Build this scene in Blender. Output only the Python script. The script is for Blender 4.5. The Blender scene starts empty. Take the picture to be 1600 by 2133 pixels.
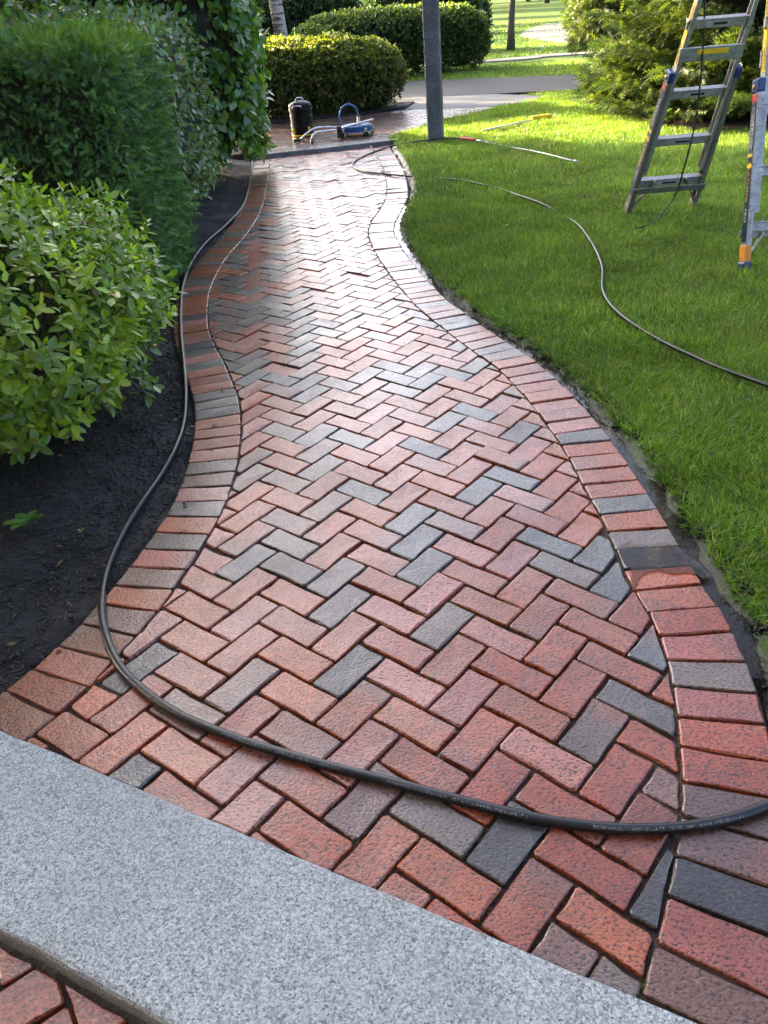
import bpy, bmesh, math, random
import numpy as np
from mathutils import Vector, Matrix
from mathutils.geometry import tessellate_polygon

# ------------------------------------------------------------------ camera, light, exposure
SC = bpy.context.scene
COL = SC.collection
CAM_H, PITCH, ROLL, FPX = 1.4659, math.radians(33.125), math.radians(-4.7), 1602.0
cam_data = bpy.data.cameras.new('camera')
cam_data.sensor_fit = 'VERTICAL'
cam_data.sensor_height = 24.0
cam_data.lens = 24.0 * FPX / 2133.0
cam_data.clip_start, cam_data.clip_end = 0.02, 2000.0
camera = bpy.data.objects.new('camera', cam_data)
COL.objects.link(camera)
SC.camera = camera
cp, sp, cr, sr = math.cos(PITCH), math.sin(PITCH), math.cos(ROLL), math.sin(ROLL)
R0 = np.array([[1, 0, 0], [0, -sp, -cp], [0, cp, -sp]])
RC = np.array([[cr, -sr, 0], [sr, cr, 0], [0, 0, 1]]) @ R0          # rows: right, down, forward
mw = Matrix.Identity(4)
for i in range(3):
    mw[i][0], mw[i][1], mw[i][2] = RC[0][i], -RC[1][i], -RC[2][i]
mw[2][3] = CAM_H
camera.matrix_world = mw

SUN_AZ, SUN_EL = -45.0, 15.0
world = bpy.data.worlds.new('World')
SC.world = world
world.use_nodes = True
wn = world.node_tree
sky = wn.nodes.new('ShaderNodeTexSky')
sky.sky_type = 'NISHITA'
sky.sun_disc = False
sky.sun_elevation = math.radians(SUN_EL)
sky.sun_rotation = math.radians(SUN_AZ)
sky.air_density, sky.dust_density, sky.ozone_density = 0.45, 7.0, 1.0
wn.links.new(sky.outputs[0], wn.nodes['Background'].inputs[0])
wn.nodes['Background'].inputs[1].default_value = 0.15
sun_data = bpy.data.lights.new('sun', 'SUN')
sun_data.energy, sun_data.angle, sun_data.color = 5.0, math.radians(0.5), (1.0, 0.77, 0.42)
sun = bpy.data.objects.new('sun', sun_data)
COL.objects.link(sun)
sdir = Vector((math.sin(math.radians(SUN_AZ)) * math.cos(math.radians(SUN_EL)),
               math.cos(math.radians(SUN_AZ)) * math.cos(math.radians(SUN_EL)), math.sin(math.radians(SUN_EL))))
sun.rotation_euler = sdir.to_track_quat('Z', 'Y').to_euler()
sun.location = (-12, 12, 10)
SC.view_settings.view_transform = 'Standard'
SC.view_settings.look = 'None'
SC.view_settings.exposure = 3.35
SC.view_settings.gamma = 1.0
SC.view_settings.use_curve_mapping = False
SC.render.engine = 'CYCLES'
SC.cycles.max_bounces = 8
SC.cycles.transparent_max_bounces = 8
SC.cycles.sample_clamp_indirect = 6.0
try:
    SC.cycles.use_denoising = True
    SC.cycles.denoiser = 'OPENIMAGEDENOISE'
except Exception:
    pass

rng = np.random.default_rng(11)
random.seed(11)

# ------------------------------------------------------------------ helpers
def G(px, py, z=0.0):
    d = np.array([(px - 800) / FPX, (py - 1066.5) / FPX, 1.0]) @ RC
    t = (z - CAM_H) / d[2]
    return np.array([d[0] * t, d[1] * t, z])

def AT(px, py, Y):
    d = np.array([(px - 800) / FPX, (py - 1066.5) / FPX, 1.0]) @ RC
    t = Y / d[1]
    return np.array([d[0] * t, Y, CAM_H + d[2] * t])

def smooth(a, b, x):
    t = np.clip((x - a) / (b - a), 0, 1)
    return t * t * (3 - 2 * t)

def wob(x, y, z=0.0, s=1.0, seed=0.0):
    return (np.sin(x * 2.1 * s + seed + 1.3 * np.sin(y * 1.7 * s + seed * 2)) + np.sin(y * 2.7 * s - seed + 1.1 * np.sin(z * 2.3 * s + x * s)) +
            0.6 * np.sin((x + y + z) * 4.3 * s + seed * 3) + 0.5 * np.sin((x - y + 2 * z) * 6.1 * s + seed)) / 3.1

def catmull(pts, step):
    P = np.asarray(pts, float)
    P = np.vstack([2 * P[0] - P[1], P, 2 * P[-1] - P[-2]])
    out = []
    for i in range(1, len(P) - 2):
        n = max(2, int(np.linalg.norm(P[i + 1] - P[i]) / step))
        for t in np.arange(n) / n:
            a, b, c, d = P[i - 1], P[i], P[i + 1], P[i + 2]
            out.append(0.5 * (2 * b + (c - a) * t + (2 * a - 5 * b + 4 * c - d) * t * t + (3 * b - a - 3 * c + d) * t ** 3))
    out.append(P[-2])
    return np.array(out)

def resample(P, step):
    P = np.asarray(P, float)
    d = np.r_[0, np.cumsum(np.linalg.norm(np.diff(P, axis=0), axis=1))]
    n = max(2, int(round(d[-1] / step)) + 1)
    s = np.linspace(0, d[-1], n)
    return np.stack([np.interp(s, d, P[:, k]) for k in range(P.shape[1])], 1)

def smoothline(P, it=3):
    P = P.copy()
    for _ in range(it):
        P[1:-1] = 0.25 * P[:-2] + 0.5 * P[1:-1] + 0.25 * P[2:]
    return P

def inpoly(px, py, poly):
    px, py = np.asarray(px, float), np.asarray(py, float)
    c = np.zeros(px.shape, bool)
    n = len(poly)
    j = n - 1
    for i in range(n):
        xi, yi = poly[i][0], poly[i][1]
        xj, yj = poly[j][0], poly[j][1]
        if yi != yj:
            m = ((yi > py) != (yj > py)) & (px < (xj - xi) * (py - yi) / (yj - yi) + xi)
            c ^= m
        j = i
    return c

def dist_line(px, py, line):
    px, py = np.asarray(px, float), np.asarray(py, float)
    best = np.full(px.shape, 1e9)
    for a, b in zip(line[:-1], line[1:]):
        ax, ay, bx, by = a[0], a[1], b[0], b[1]
        dx, dy = bx - ax, by - ay
        L = dx * dx + dy * dy + 1e-12
        t = np.clip(((px - ax) * dx + (py - ay) * dy) / L, 0, 1)
        best = np.minimum(best, np.hypot(px - ax - t * dx, py - ay - t * dy))
    return best

def props(o, label=None, cat=None, group=None, kind=None):
    if label: o['label'] = label
    if cat: o['category'] = cat
    if group: o['group'] = group
    if kind: o['kind'] = kind
    return o

def empty(name, loc, label, cat, group=None, rz=0.0):
    o = bpy.data.objects.new(name, None)
    COL.objects.link(o)
    o.location = loc
    o.rotation_euler = (0, 0, rz)
    o.empty_display_size = 0.1
    return props(o, label, cat, group)

def link(name, me, mat=None, parent=None, **kw):
    """links mesh whose vertices are in world space; a parent (unrotated Empty or mesh) keeps them in place"""
    o = bpy.data.objects.new(name, me)
    COL.objects.link(o)
    if mat is not None and len(me.materials) == 0:
        me.materials.append(mat)
    if parent is not None:
        o.parent = parent
        if parent.type == 'EMPTY': o.matrix_parent_inverse = parent.matrix_basis.inverted()
    props(o, **kw)
    return o

def fast_mesh(name, V, F, tint=None, smooth_f=False, uv=None):
    """V (n,3), F (m,3) or (m,4) int arrays"""
    me = bpy.data.meshes.new(name)
    V = np.ascontiguousarray(V, np.float32)
    F = np.ascontiguousarray(F, np.int32)
    k = F.shape[1]
    me.vertices.add(len(V))
    me.vertices.foreach_set('co', V.ravel())
    me.loops.add(F.size)
    me.loops.foreach_set('vertex_index', F.ravel())
    me.polygons.add(len(F))
    me.polygons.foreach_set('loop_start', np.arange(0, F.size, k, dtype=np.int32))
    me.polygons.foreach_set('loop_total', np.full(len(F), k, np.int32))
    if smooth_f:
        me.polygons.foreach_set('use_smooth', np.ones(len(F), bool))
    me.update(calc_edges=True)
    if tint is not None:
        a = me.color_attributes.new('tint', 'FLOAT_COLOR', 'POINT')
        t = np.ones((len(V), 4), np.float32)
        t[:, :tint.shape[1]] = tint
        a.data.foreach_set('color', t.ravel())
    return me

class MB:
    """collects polygons for ONE mesh"""
    def __init__(s):
        s.v, s.f, s.t, s.mi, s.sm = [], [], [], [], []
    def add(s, V, F, tint=None, mi=0, sm=False):
        o = len(s.v)
        s.v += [tuple(map(float, p)) for p in V]
        s.f += [tuple(int(i) + o for i in f) for f in F]
        s.mi += [mi] * len(F)
        s.sm += [sm] * len(F)
        if tint is None: tint = (1, 1, 1)
        tint = np.asarray(tint, float)
        if tint.ndim == 1: s.t += [tuple(tint)] * len(V)
        else: s.t += [tuple(x) for x in tint]
    def box(s, c, size, R=None, bev=0.0, **k):
        hx, hy, hz = [q / 2 for q in size]
        b = min(bev, hx * .9, hy * .9, hz * .9)
        if b <= 0:
            V = np.array([[x, y, z] for z in (-hz, hz) for x, y in ((-hx, -hy), (hx, -hy), (hx, hy), (-hx, hy))])
            F = [(3, 2, 1, 0), (4, 5, 6, 7), (0, 1, 5, 4), (1, 2, 6, 5), (2, 3, 7, 6), (3, 0, 4, 7)]
        else:
            rings = []
            for z, q in ((-hz, b), (-hz + b, 0), (hz - b, 0), (hz, b)):
                ax, ay = hx - q, hy - q
                e = b if q == 0 else b * 0.5
                rings.append([[-ax + e, -ay, z], [ax - e, -ay, z], [ax, -ay + e, z], [ax, ay - e, z], [ax - e, ay, z], [-ax + e, ay, z], [-ax, ay - e, z], [-ax, -ay + e, z]])
            V = np.array(rings).reshape(-1, 3)
            F = [tuple(range(7, -1, -1)), tuple(range(24, 32))]
            for r in range(3):
                for i in range(8):
                    j = (i + 1) % 8
                    F.append((r * 8 + i, r * 8 + j, r * 8 + 8 + j, r * 8 + 8 + i))
        if R is not None: V = V @ np.asarray(R).T
        s.add(V + np.asarray(c), F, **k)
    def bar(s, a, b, w, h, up=(0, 0, 1), bev=0.0, **k):
        a, b = np.asarray(a, float), np.asarray(b, float)
        d = b - a
        L = np.linalg.norm(d)
        y = d / L
        x = np.cross(y, up); x /= np.linalg.norm(x)
        z = np.cross(x, y)
        s.box((a + b) / 2, (w, L, h), np.stack([x, y, z], 1), bev, **k)
    def tube(s, P, r, n=8, cap=True, **k):
        V, F = tube_geo(P, r, n, cap)
        s.add(V, F, sm=k.pop('sm', True), **k)
    def lathe(s, c, prof, n=24, R=None, **k):
        V, F = [], []
        for r, z in prof:
            for i in range(n):
                a = 2 * math.pi * i / n
                V.append((r * math.cos(a), r * math.sin(a), z))
        for q in range(len(prof) - 1):
            for i in range(n):
                j = (i + 1) % n
                F.append((q * n + i, q * n + j, q * n + n + j, q * n + n + i))
        F.append(tuple(range(n - 1, -1, -1)))
        F.append(tuple(range((len(prof) - 1) * n, len(prof) * n)))
        V = np.array(V)
        if R is not None: V = V @ np.asarray(R).T
        s.add(V + np.asarray(c), F, sm=k.pop('sm', False), **k)
    def mesh(s, name):
        me = bpy.data.meshes.new(name)
        me.from_pydata(s.v, [], s.f)
        me.polygons.foreach_set('material_index', s.mi)
        me.polygons.foreach_set('use_smooth', s.sm)
        a = me.color_attributes.new('tint', 'FLOAT_COLOR', 'POINT')
        a.data.foreach_set('color', np.c_[np.array(s.t, np.float32), np.ones(len(s.t), np.float32)].ravel())
        me.update()
        return me
    def build(s, name, mat, parent=None, **kw):
        me = s.mesh(name)
        for m in (mat if isinstance(mat, (list, tuple)) else [mat]): me.materials.append(m)
        return link(name, me, None, parent, **kw)

def tube_geo(P, r, n=8, cap=True):
    P = np.asarray(P, float)
    m = len(P)
    r = np.broadcast_to(np.asarray(r, float), (m,))
    T = np.gradient(P, axis=0)
    T /= np.linalg.norm(T, axis=1)[:, None] + 1e-12
    u = np.cross(T[0], (0.13, 0.27, 1.0))
    if np.linalg.norm(u) < 1e-3: u = np.cross(T[0], (1, 0, 0))
    u /= np.linalg.norm(u)
    ang = 2 * np.pi * np.arange(n) / n
    V = []
    for i in range(m):
        u = u - T[i] * (u @ T[i]); u /= np.linalg.norm(u)
        w = np.cross(T[i], u)
        V.append(P[i] + r[i] * (np.cos(ang)[:, None] * u + np.sin(ang)[:, None] * w))
    V = np.concatenate(V)
    F = []
    for i in range(m - 1):
        for k in range(n):
            j = (k + 1) % n
            F.append((i * n + k, i * n + j, i * n + n + j, i * n + n + k))
    if cap:
        F.append(tuple(range(n - 1, -1, -1)))
        F.append(tuple(range((m - 1) * n, m * n)))
    return V, F

def frames(d, nrm):
    """columns side, dir, normal"""
    d = d / (np.linalg.norm(d, axis=1)[:, None] + 1e-9)
    x = np.cross(d, nrm)
    x /= np.linalg.norm(x, axis=1)[:, None] + 1e-9
    z = np.cross(x, d)
    return np.stack([x, d, z], 2)

def tile(tv, tf, pos, R, sc, tint):
    n, k = len(pos), len(tv)
    sc = np.asarray(sc, float)
    S = sc[:, None, None] if sc.ndim == 1 else sc[:, None, :]
    V = np.einsum('nij,nkj->nki', R, tv[None] * S) + pos[:, None, :]
    F = (np.asarray(tf)[None] + (np.arange(n) * k)[:, None, None]).reshape(-1, np.asarray(tf).shape[1])
    return V.reshape(-1, 3), F, np.repeat(tint, k, axis=0)

def unit(n):
    v = rng.normal(size=(n, 3))
    return v / np.linalg.norm(v, axis=1)[:, None]

# leaf templates: length along +y, face +z
LEAF_OVAL = (np.array([[0, 0, 0], [-.15, .22, .03], [.15, .22, .03], [-.22, .55, .035], [.22, .55, .035], [-.13, .83, 0], [.13, .83, 0], [0, 1, -.05], [0, .22, 0], [0, .55, -.01], [0, .83, -.03]]),
             np.array([[0, 8, 1], [0, 2, 8], [1, 8, 9], [1, 9, 3], [8, 2, 4], [8, 4, 9], [3, 9, 10], [3, 10, 5], [9, 4, 6], [9, 6, 10], [5, 10, 7], [10, 6, 7]]))
LEAF_WIDE = (np.array([[0, .04, 0], [-.30, -.04, .05], [.30, -.04, .05], [-.47, .3, .05], [.47, .3, .05], [-.30, .68, .01], [.30, .68, .01], [0, 1.05, -.09], [0, .35, -.01], [0, .7, -.03]]),
             np.array([[0, 8, 1], [1, 8, 3], [0, 2, 8], [2, 4, 8], [3, 8, 9], [3, 9, 5], [8, 4, 6], [8, 6, 9], [5, 9, 7], [9, 6, 7]]))
LEAF_SMALL = (np.array([[0, 0, 0], [-.3, .45, .05], [.3, .45, .05], [0, 1, -.04]]), np.array([[0, 2, 1], [1, 2, 3]]))
def sprig(n_pairs, ln, wd, spread=0.9, up=0.25):
    V, F = [], []
    V += [(-.012, 0, 0), (.012, 0, 0), (0, 1, 0)]; F.append((0, 1, 2))
    for i in range(n_pairs):
        y = .08 + .9 * i / n_pairs
        for s in (-1, 1):
            L = ln * (1 - .45 * i / n_pairs)
            o = len(V)
            dy, dx, dz = L * .55, s * L * spread, up * L * (1 if i % 2 else -.6)
            V += [(0, y - wd, 0), (0, y + wd, 0), (dx, y + dy, dz)]
            F.append((o, o + 1, o + 2))
    return np.array(V, float), np.array(F)
SPRIG_YEW = sprig(7, .34, .055, .8)
SPRIG_SPRUCE = sprig(9, .24, .05, .8, .5)

# ------------------------------------------------------------------ materials
def material(name):
    m = bpy.data.materials.new(name)
    m.use_nodes = True
    return m, m.node_tree.nodes, m.node_tree.links, m.node_tree.nodes['Principled BSDF']

def noise(n, l, scale, detail=4, rough=.6, coord=None, dist=0.0):
    t = n.new('ShaderNodeTexNoise')
    t.inputs['Scale'].default_value = scale
    t.inputs['Detail'].default_value = detail
    t.inputs['Roughness'].default_value = rough
    t.inputs['Distortion'].default_value = dist
    if coord is not None: l.new(coord, t.inputs['Vector'])
    return t.outputs['Fac']

def ramp(n, l, fac, stops):
    r = n.new('ShaderNodeValToRGB')
    e = r.color_ramp.elements
    while len(e) < len(stops): e.new(0.5)
    for q, (p, c) in zip(e, stops):
        q.position = p
        q.color = (c, c, c, 1) if isinstance(c, (int, float)) else (*c, 1)
    l.new(fac, r.inputs[0])
    return r.outputs[0]

def mixc(n, l, fac, a, b, mode='MIX'):
    m = n.new('ShaderNodeMix')
    m.data_type = 'RGBA'
    m.blend_type = mode
    for sock, v in ((m.inputs[0], fac), (m.inputs[6], a), (m.inputs[7], b)):
        if isinstance(v, (int, float)): sock.default_value = v if sock == m.inputs[0] else (v, v, v, 1)
        elif isinstance(v, tuple): sock.default_value = (*v, 1)
        else: l.new(v, sock)
    return m.outputs[2]

def mth(n, l, op, a, b=0.0):
    m = n.new('ShaderNodeMath')
    m.operation = op
    for i, v in enumerate((a, b)):
        if isinstance(v, (int, float)): m.inputs[i].default_value = v
        else: l.new(v, m.inputs[i])
    return m.outputs[0]

def bump(n, l, h, strength, dist, b, normal=None):
    q = n.new('ShaderNodeBump')
    q.inputs['Strength'].default_value = strength
    q.inputs['Distance'].default_value = dist
    l.new(h, q.inputs['Height'])
    if normal is not None: l.new(normal, q.inputs['Normal'])
    if b is not None: l.new(q.outputs[0], b.inputs['Normal'])
    return q.outputs[0]

def attr(n, name='tint'):
    a = n.new('ShaderNodeAttribute')
    a.attribute_name = name
    return a.outputs['Color']

def objpos(n):
    g = n.new('ShaderNodeNewGeometry')
    return g.outputs['Position']

def plain(name, col, rough=.5, metal=0.0, var=.15, scale=30, bmp=.0):
    m, n, l, b = material(name)
    f = noise(n, l, scale, 4, .6, objpos(n))
    c = ramp(n, l, f, [(.3, tuple(q * (1 - var) for q in col)), (.7, tuple(min(1, q * (1 + var)) for q in col))])
    l.new(c, b.inputs['Base Color'])
    l.new(ramp(n, l, f, [(.3, max(0, rough - .08)), (.7, min(1, rough + .1))]), b.inputs['Roughness'])
    b.inputs['Metallic'].default_value = metal
    if bmp: bump(n, l, f, bmp, .004, b)
    return m

def leaf_mat(name, rough=.42, trans=.35, spec=.5, trans_gain=(1.6, 1.9, .6)):
    m, n, l, b = material(name)
    c = attr(n)
    f = noise(n, l, 90, 2, .5, objpos(n))
    c2 = mixc(n, l, mth(n, l, 'MULTIPLY', f, .35), c, (0.02, 0.035, 0.012))
    l.new(c2, b.inputs['Base Color'])
    b.inputs['Roughness'].default_value = rough
    b.inputs['Specular IOR Level'].default_value = spec
    t = n.new('ShaderNodeBsdfTranslucent')
    tc = mixc(n, l, 1.0, c, trans_gain, 'MULTIPLY')
    l.new(tc, t.inputs['Color'])
    mx = n.new('ShaderNodeMixShader')
    mx.inputs[0].default_value = trans
    l.new(b.outputs[0], mx.inputs[1]); l.new(t.outputs[0], mx.inputs[2])
    l.new(mx.outputs[0], n['Material Output'].inputs['Surface'])
    return m

def brick_mat():
    m, n, l, b = material('wet_brick')
    P = objpos(n)
    c = attr(n)
    mp = n.new('ShaderNodeMapping'); mp.inputs['Scale'].default_value = (115, 165, 115); mp.inputs['Rotation'].default_value = (0, 0, .5)
    l.new(P, mp.inputs['Vector'])
    speck = noise(n, l, 1.0, 3, .62, mp.outputs[0])
    blot = noise(n, l, 26, 4, .6, P)
    big = noise(n, l, 3.1, 3, .5, P)
    mid = noise(n, l, 9, 4, .65, P)
    c = mixc(n, l, ramp(n, l, mid, [(.45, 0.0), (.72, .55)]), c, mixc(n, l, .5, c, (.10, .055, .035)))
    c = mixc(n, l, ramp(n, l, mid, [(.28, .40), (.45, 0.0)]), c, mixc(n, l, .5, c, (.45, .22, .15)))
    c1 = mixc(n, l, ramp(n, l, blot, [(.35, 0.0), (.75, .5)]), c, mixc(n, l, .55, c, (.05, .035, .03)))
    c2 = mixc(n, l, ramp(n, l, speck, [(.535, 0.0), (.615, .9)]), c1, (.026, .014, .011))
    c3 = mixc(n, l, ramp(n, l, speck, [(.30, .45), (.38, 0.0)]), c2, mixc(n, l, .5, c, (.42, .28, .25)))
    c3 = mixc(n, l, 1.0, c3, ramp(n, l, noise(n, l, 1.7, 5, .65, P), [(.34, (.72, .68, .63)), (.60, (1.22, 1.18, 1.10))]), 'MULTIPLY')
    l.new(c3, b.inputs['Base Color'])
    r = mth(n, l, 'ADD', ramp(n, l, blot, [(.3, .26), (.7, .50)]), mth(n, l, 'MULTIPLY', mth(n, l, 'SUBTRACT', big, .5), .35))
    l.new(r, b.inputs['Roughness'])
    b.inputs['Specular IOR Level'].default_value = .12
    l.new(ramp(n, l, noise(n, l, 2.3, 4, .6, P), [(.34, .70), (.56, 1.0)]), b.inputs['Coat Weight'])
    b.inputs['Coat IOR'].default_value = 1.60
    l.new(ramp(n, l, blot, [(.3, .05), (.7, .20)]), b.inputs['Coat Roughness'])
    vo = n.new('ShaderNodeTexVoronoi'); vo.inputs['Scale'].default_value = 170; l.new(P, vo.inputs['Vector'])
    h = mth(n, l, 'ADD', mth(n, l, 'MULTIPLY', ramp(n, l, speck, [(.40, 1.0), (.66, 0.0)]), 1.0), mth(n, l, 'MULTIPLY', noise(n, l, 38, 3, .6, P), 1.6))
    h = mth(n, l, 'ADD', h, mth(n, l, 'MULTIPLY', ramp(n, l, vo.outputs['Distance'], [(0.05, 0.0), (.28, 1.0)]), .35))
    bump(n, l, h, .55, .0032, b)
    nb = bump(n, l, h, .28, .0016, None)
    l.new(nb, b.inputs['Coat Normal'])
    return m

def crystal_mat(name, stops, scale, rough):
    m, n, l, b = material(name)
    P = objpos(n)
    v = n.new('ShaderNodeTexVoronoi'); v.inputs['Scale'].default_value = scale; v.inputs['Randomness'].default_value = 1
    wp = n.new('ShaderNodeVectorMath'); wp.operation = 'MULTIPLY_ADD'
    nz = n.new('ShaderNodeTexNoise'); nz.inputs['Scale'].default_value = scale * 1.3; l.new(P, nz.inputs['Vector'])
    l.new(nz.outputs['Color'], wp.inputs[0]); wp.inputs[1].default_value = (.006, .006, .006); l.new(P, wp.inputs[2])
    l.new(wp.outputs[0], v.inputs['Vector'])
    sp_ = n.new('ShaderNodeSeparateColor'); l.new(v.outputs['Color'], sp_.inputs[0])
    rp = n.new('ShaderNodeValToRGB'); rp.color_ramp.interpolation = 'CONSTANT'
    e = rp.color_ramp.elements
    while len(e) < len(stops): e.new(.5)
    for q, (p_, c_) in zip(e, stops): q.position = p_; q.color = (*c_, 1)
    l.new(sp_.outputs[0], rp.inputs[0])
    big = noise(n, l, 2.2, 5, .65, P)
    c = mixc(n, l, ramp(n, l, big, [(.42, 0.0), (.72, .45)]), rp.outputs[0], (.10, .105, .095))
    fine = noise(n, l, scale * 2.2, 2, .6, P)
    c = mixc(n, l, ramp(n, l, fine, [(.35, .5), (.6, 0.0)]), c, (.10, .11, .11))
    l.new(c, b.inputs['Base Color'])
    l.new(ramp(n, l, big, [(.35, rough + .1), (.7, rough - .15)]), b.inputs['Roughness'])
    bump(n, l, mth(n, l, 'ADD', sp_.outputs[0], fine), .35, .002, b)
    return m

def granite_mat(name, lo, hi, dark, scale=1.0, rough=.5):
    m, n, l, b = material(name)
    P = objpos(n)
    f1 = noise(n, l, 190 * scale, 2, .75, P)
    f2 = noise(n, l, 150 * scale, 2, .8, P)
    f3 = noise(n, l, 5, 3, .5, P)
    c = ramp(n, l, f1, [(.36, lo), (.62, hi)])
    c = mixc(n, l, ramp(n, l, f2, [(.54, 0.0), (.66, .85)]), c, dark)
    c = mixc(n, l, ramp(n, l, f3, [(.35, 0.0), (.6, .55)]), c, tuple(q * .7 for q in lo))
    l.new(c, b.inputs['Base Color'])
    b.inputs['Roughness'].default_value = rough
    bump(n, l, mth(n, l, 'ADD', f1, f2), .45, .003, b)
    return m

M = {}
M['brick'] = brick_mat()
M['granite'] = crystal_mat('pale_granite', [(0, (.08, .088, .086)), (.08, (.20, .22, .215)), (.30, (.30, .325, .31)), (.55, (.41, .44, .415)), (.82, (.53, .56, .53))], 300, .5)
M['granite_post'] = granite_mat('weathered_granite', (.065, .07, .07), (.21, .215, .215), (.02, .02, .022), .45, .7)
M['granite_wet_shaded'] = granite_mat('wet_shaded_granite', (.06, .062, .064), (.20, .205, .21), (.03, .03, .03), 1.0, .10)  # wet gloss, with the shade of the riser put into the darker colour
M['leaf'] = leaf_mat('broad_leaf')
M['leaf_gloss'] = leaf_mat('glossy_leaf', .30, .30, .55)
M['needle'] = leaf_mat('needle_foliage', .5, .22, .4)
M['grassblade'] = leaf_mat('grass_blade', .42, .42, .32, (1.7, 1.9, .5))
M['bark'] = plain('brown_bark', (.075, .055, .042), .85, 0, .4, 25, .8)
M['twig'] = plain('twig_bark', (.06, .042, .032), .8, 0, .3, 40, .4)
M['inner'] = plain('interior_shade', (.022, .022, .014), .95, 0, .4, 22, .5)  # near-black: shade inside hedges and conifers put into the colour
def alu_mat(name, col, rough, dirt):
    m, n, l, b = material(name)
    P = objpos(n)
    f = noise(n, l, 18, 5, .65, P)
    sp_ = noise(n, l, 95, 3, .7, P)
    c = ramp(n, l, f, [(.3, tuple(q * .65 for q in col)), (.7, col)])
    c = mixc(n, l, ramp(n, l, sp_, [(.58, 0.0), (.66, dirt)]), c, (.035, .032, .026))
    l.new(c, b.inputs['Base Color'])
    b.inputs['Metallic'].default_value = .7
    l.new(ramp(n, l, f, [(.3, rough + .2), (.7, rough)]), b.inputs['Roughness'])
    bump(n, l, f, .1, .003, b)
    return m
M['alu'] = alu_mat('scuffed_aluminium', (.42, .43, .42), .42, .8)
M['alu_dirty'] = alu_mat('dirty_aluminium', (.24, .235, .20), .55, .9)
M['blue'] = plain('blue_plastic', (.012, .035, .13), .4, 0, .2)
M['navy'] = plain('navy_decal', (.010, .018, .055), .35, 0, .3, 60)
M['orange'] = plain('orange_decal', (.62, .24, .03), .45, 0, .15)
M['yellow'] = plain('yellow_plastic', (.75, .50, .02), .45, 0, .12)
M['black'] = plain('black_plastic', (.014, .014, .015), .32, 0, .3)
M['rubber'] = plain('black_rubber', (.009, .0095, .010), .34, 0, .3, 60, .1)
M['print'] = plain('pale_print', (.55, .56, .56), .6)
def worn_print():
    m, n, l, b = material('worn_hose_print')
    f = noise(n, l, 140, 3, .7, objpos(n))
    l.new(ramp(n, l, f, [(.42, (.03, .03, .03)), (.60, (.36, .37, .37))]), b.inputs['Base Color'])
    b.inputs['Roughness'].default_value = .5
    return m
M['hose_print'] = worn_print()
M['steel'] = plain('galvanised_steel', (.52, .53, .54), .3, .9, .2)
M['discblue'] = plain('blue_paint', (.012, .06, .19), .4, 0, .15)
M['hoseblue'] = plain('light_blue_hose', (.02, .11, .28), .45)
M['red'] = plain('red_plastic', (.45, .02, .02), .4)
M['white'] = plain('dull_white_paint', (.6, .6, .57), .5)
M['brass'] = plain('brass_fitting', (.5, .36, .13), .35, .8)
M['grey'] = plain('grey_label', (.30, .30, .29), .5)
M['shingle'] = plain('grey_shingles', (.16, .15, .14), .85, 0, .3, 9, .4)
M['drum'] = plain('black_enamel', (.003, .0032, .0036), .38, 0, .3, 12)
M['drum'].node_tree.nodes['Principled BSDF'].inputs['Specular IOR Level'].default_value = .2

def soil_mat(name, dry, wet, gloss=.35):
    m, n, l, b = material(name)
    P = objpos(n)
    f = noise(n, l, 24, 6, .7, P)
    f2 = noise(n, l, 4, 3, .5, P)
    c = ramp(n, l, f, [(.3, wet), (.7, dry)])
    l.new(c, b.inputs['Base Color'])
    l.new(ramp(n, l, f2, [(.35, gloss), (.65, min(1, gloss + .4))]), b.inputs['Roughness'])
    f3 = noise(n, l, 85, 4, .7, P)
    bump(n, l, mth(n, l, 'ADD', mth(n, l, 'MULTIPLY', f, 2.0), f3), .9, .010, b)
    return m
M['bed'] = soil_mat('wet_joint_sand', (.055, .030, .022), (.022, .014, .012), .22)
M['mulch'] = soil_mat('dark_mulch', (.0085, .0075, .007), (.003, .003, .003), .6)
M['brownmulch'] = soil_mat('needle_litter', (.085, .045, .026), (.035, .018, .012), .8)
def chip_mat():
    m, n, l, b = material('mulch_chip')
    l.new(attr(n), b.inputs['Base Color'])
    b.inputs['Roughness'].default_value = .6
    return m
M['chip'] = chip_mat()

def lawn_mat():
    m, n, l, b = material('lawn_soil')
    P = objpos(n)
    f = noise(n, l, 3.0, 5, .6, P)
    f2 = noise(n, l, 60, 4, .7, P)
    g = ramp(n, l, f, [(.3, (.055, .11, .010)), (.7, (.095, .165, .016))])
    g = mixc(n, l, ramp(n, l, f2, [(.35, .6), (.6, 0.0)]), g, (.022, .03, .010))
    mud = ramp(n, l, f2, [(.3, (.010, .0085, .0075)), (.7, (.028, .024, .020))])
    a = attr(n)
    sep = n.new('ShaderNodeSeparateColor'); l.new(a, sep.inputs[0])
    l.new(mixc(n, l, sep.outputs[0], g, mud), b.inputs['Base Color'])
    l.new(mixc(n, l, sep.outputs[0], .12, .5), b.inputs['Specular IOR Level'])
    rr = mixc(n, l, sep.outputs[0], .85, .22)
    l.new(rr, b.inputs['Roughness'])
    bump(n, l, mth(n, l, 'ADD', f2, noise(n, l, 25, 3, .6, P)), .8, .012, b)
    return m
M['lawn'] = lawn_mat()

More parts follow.
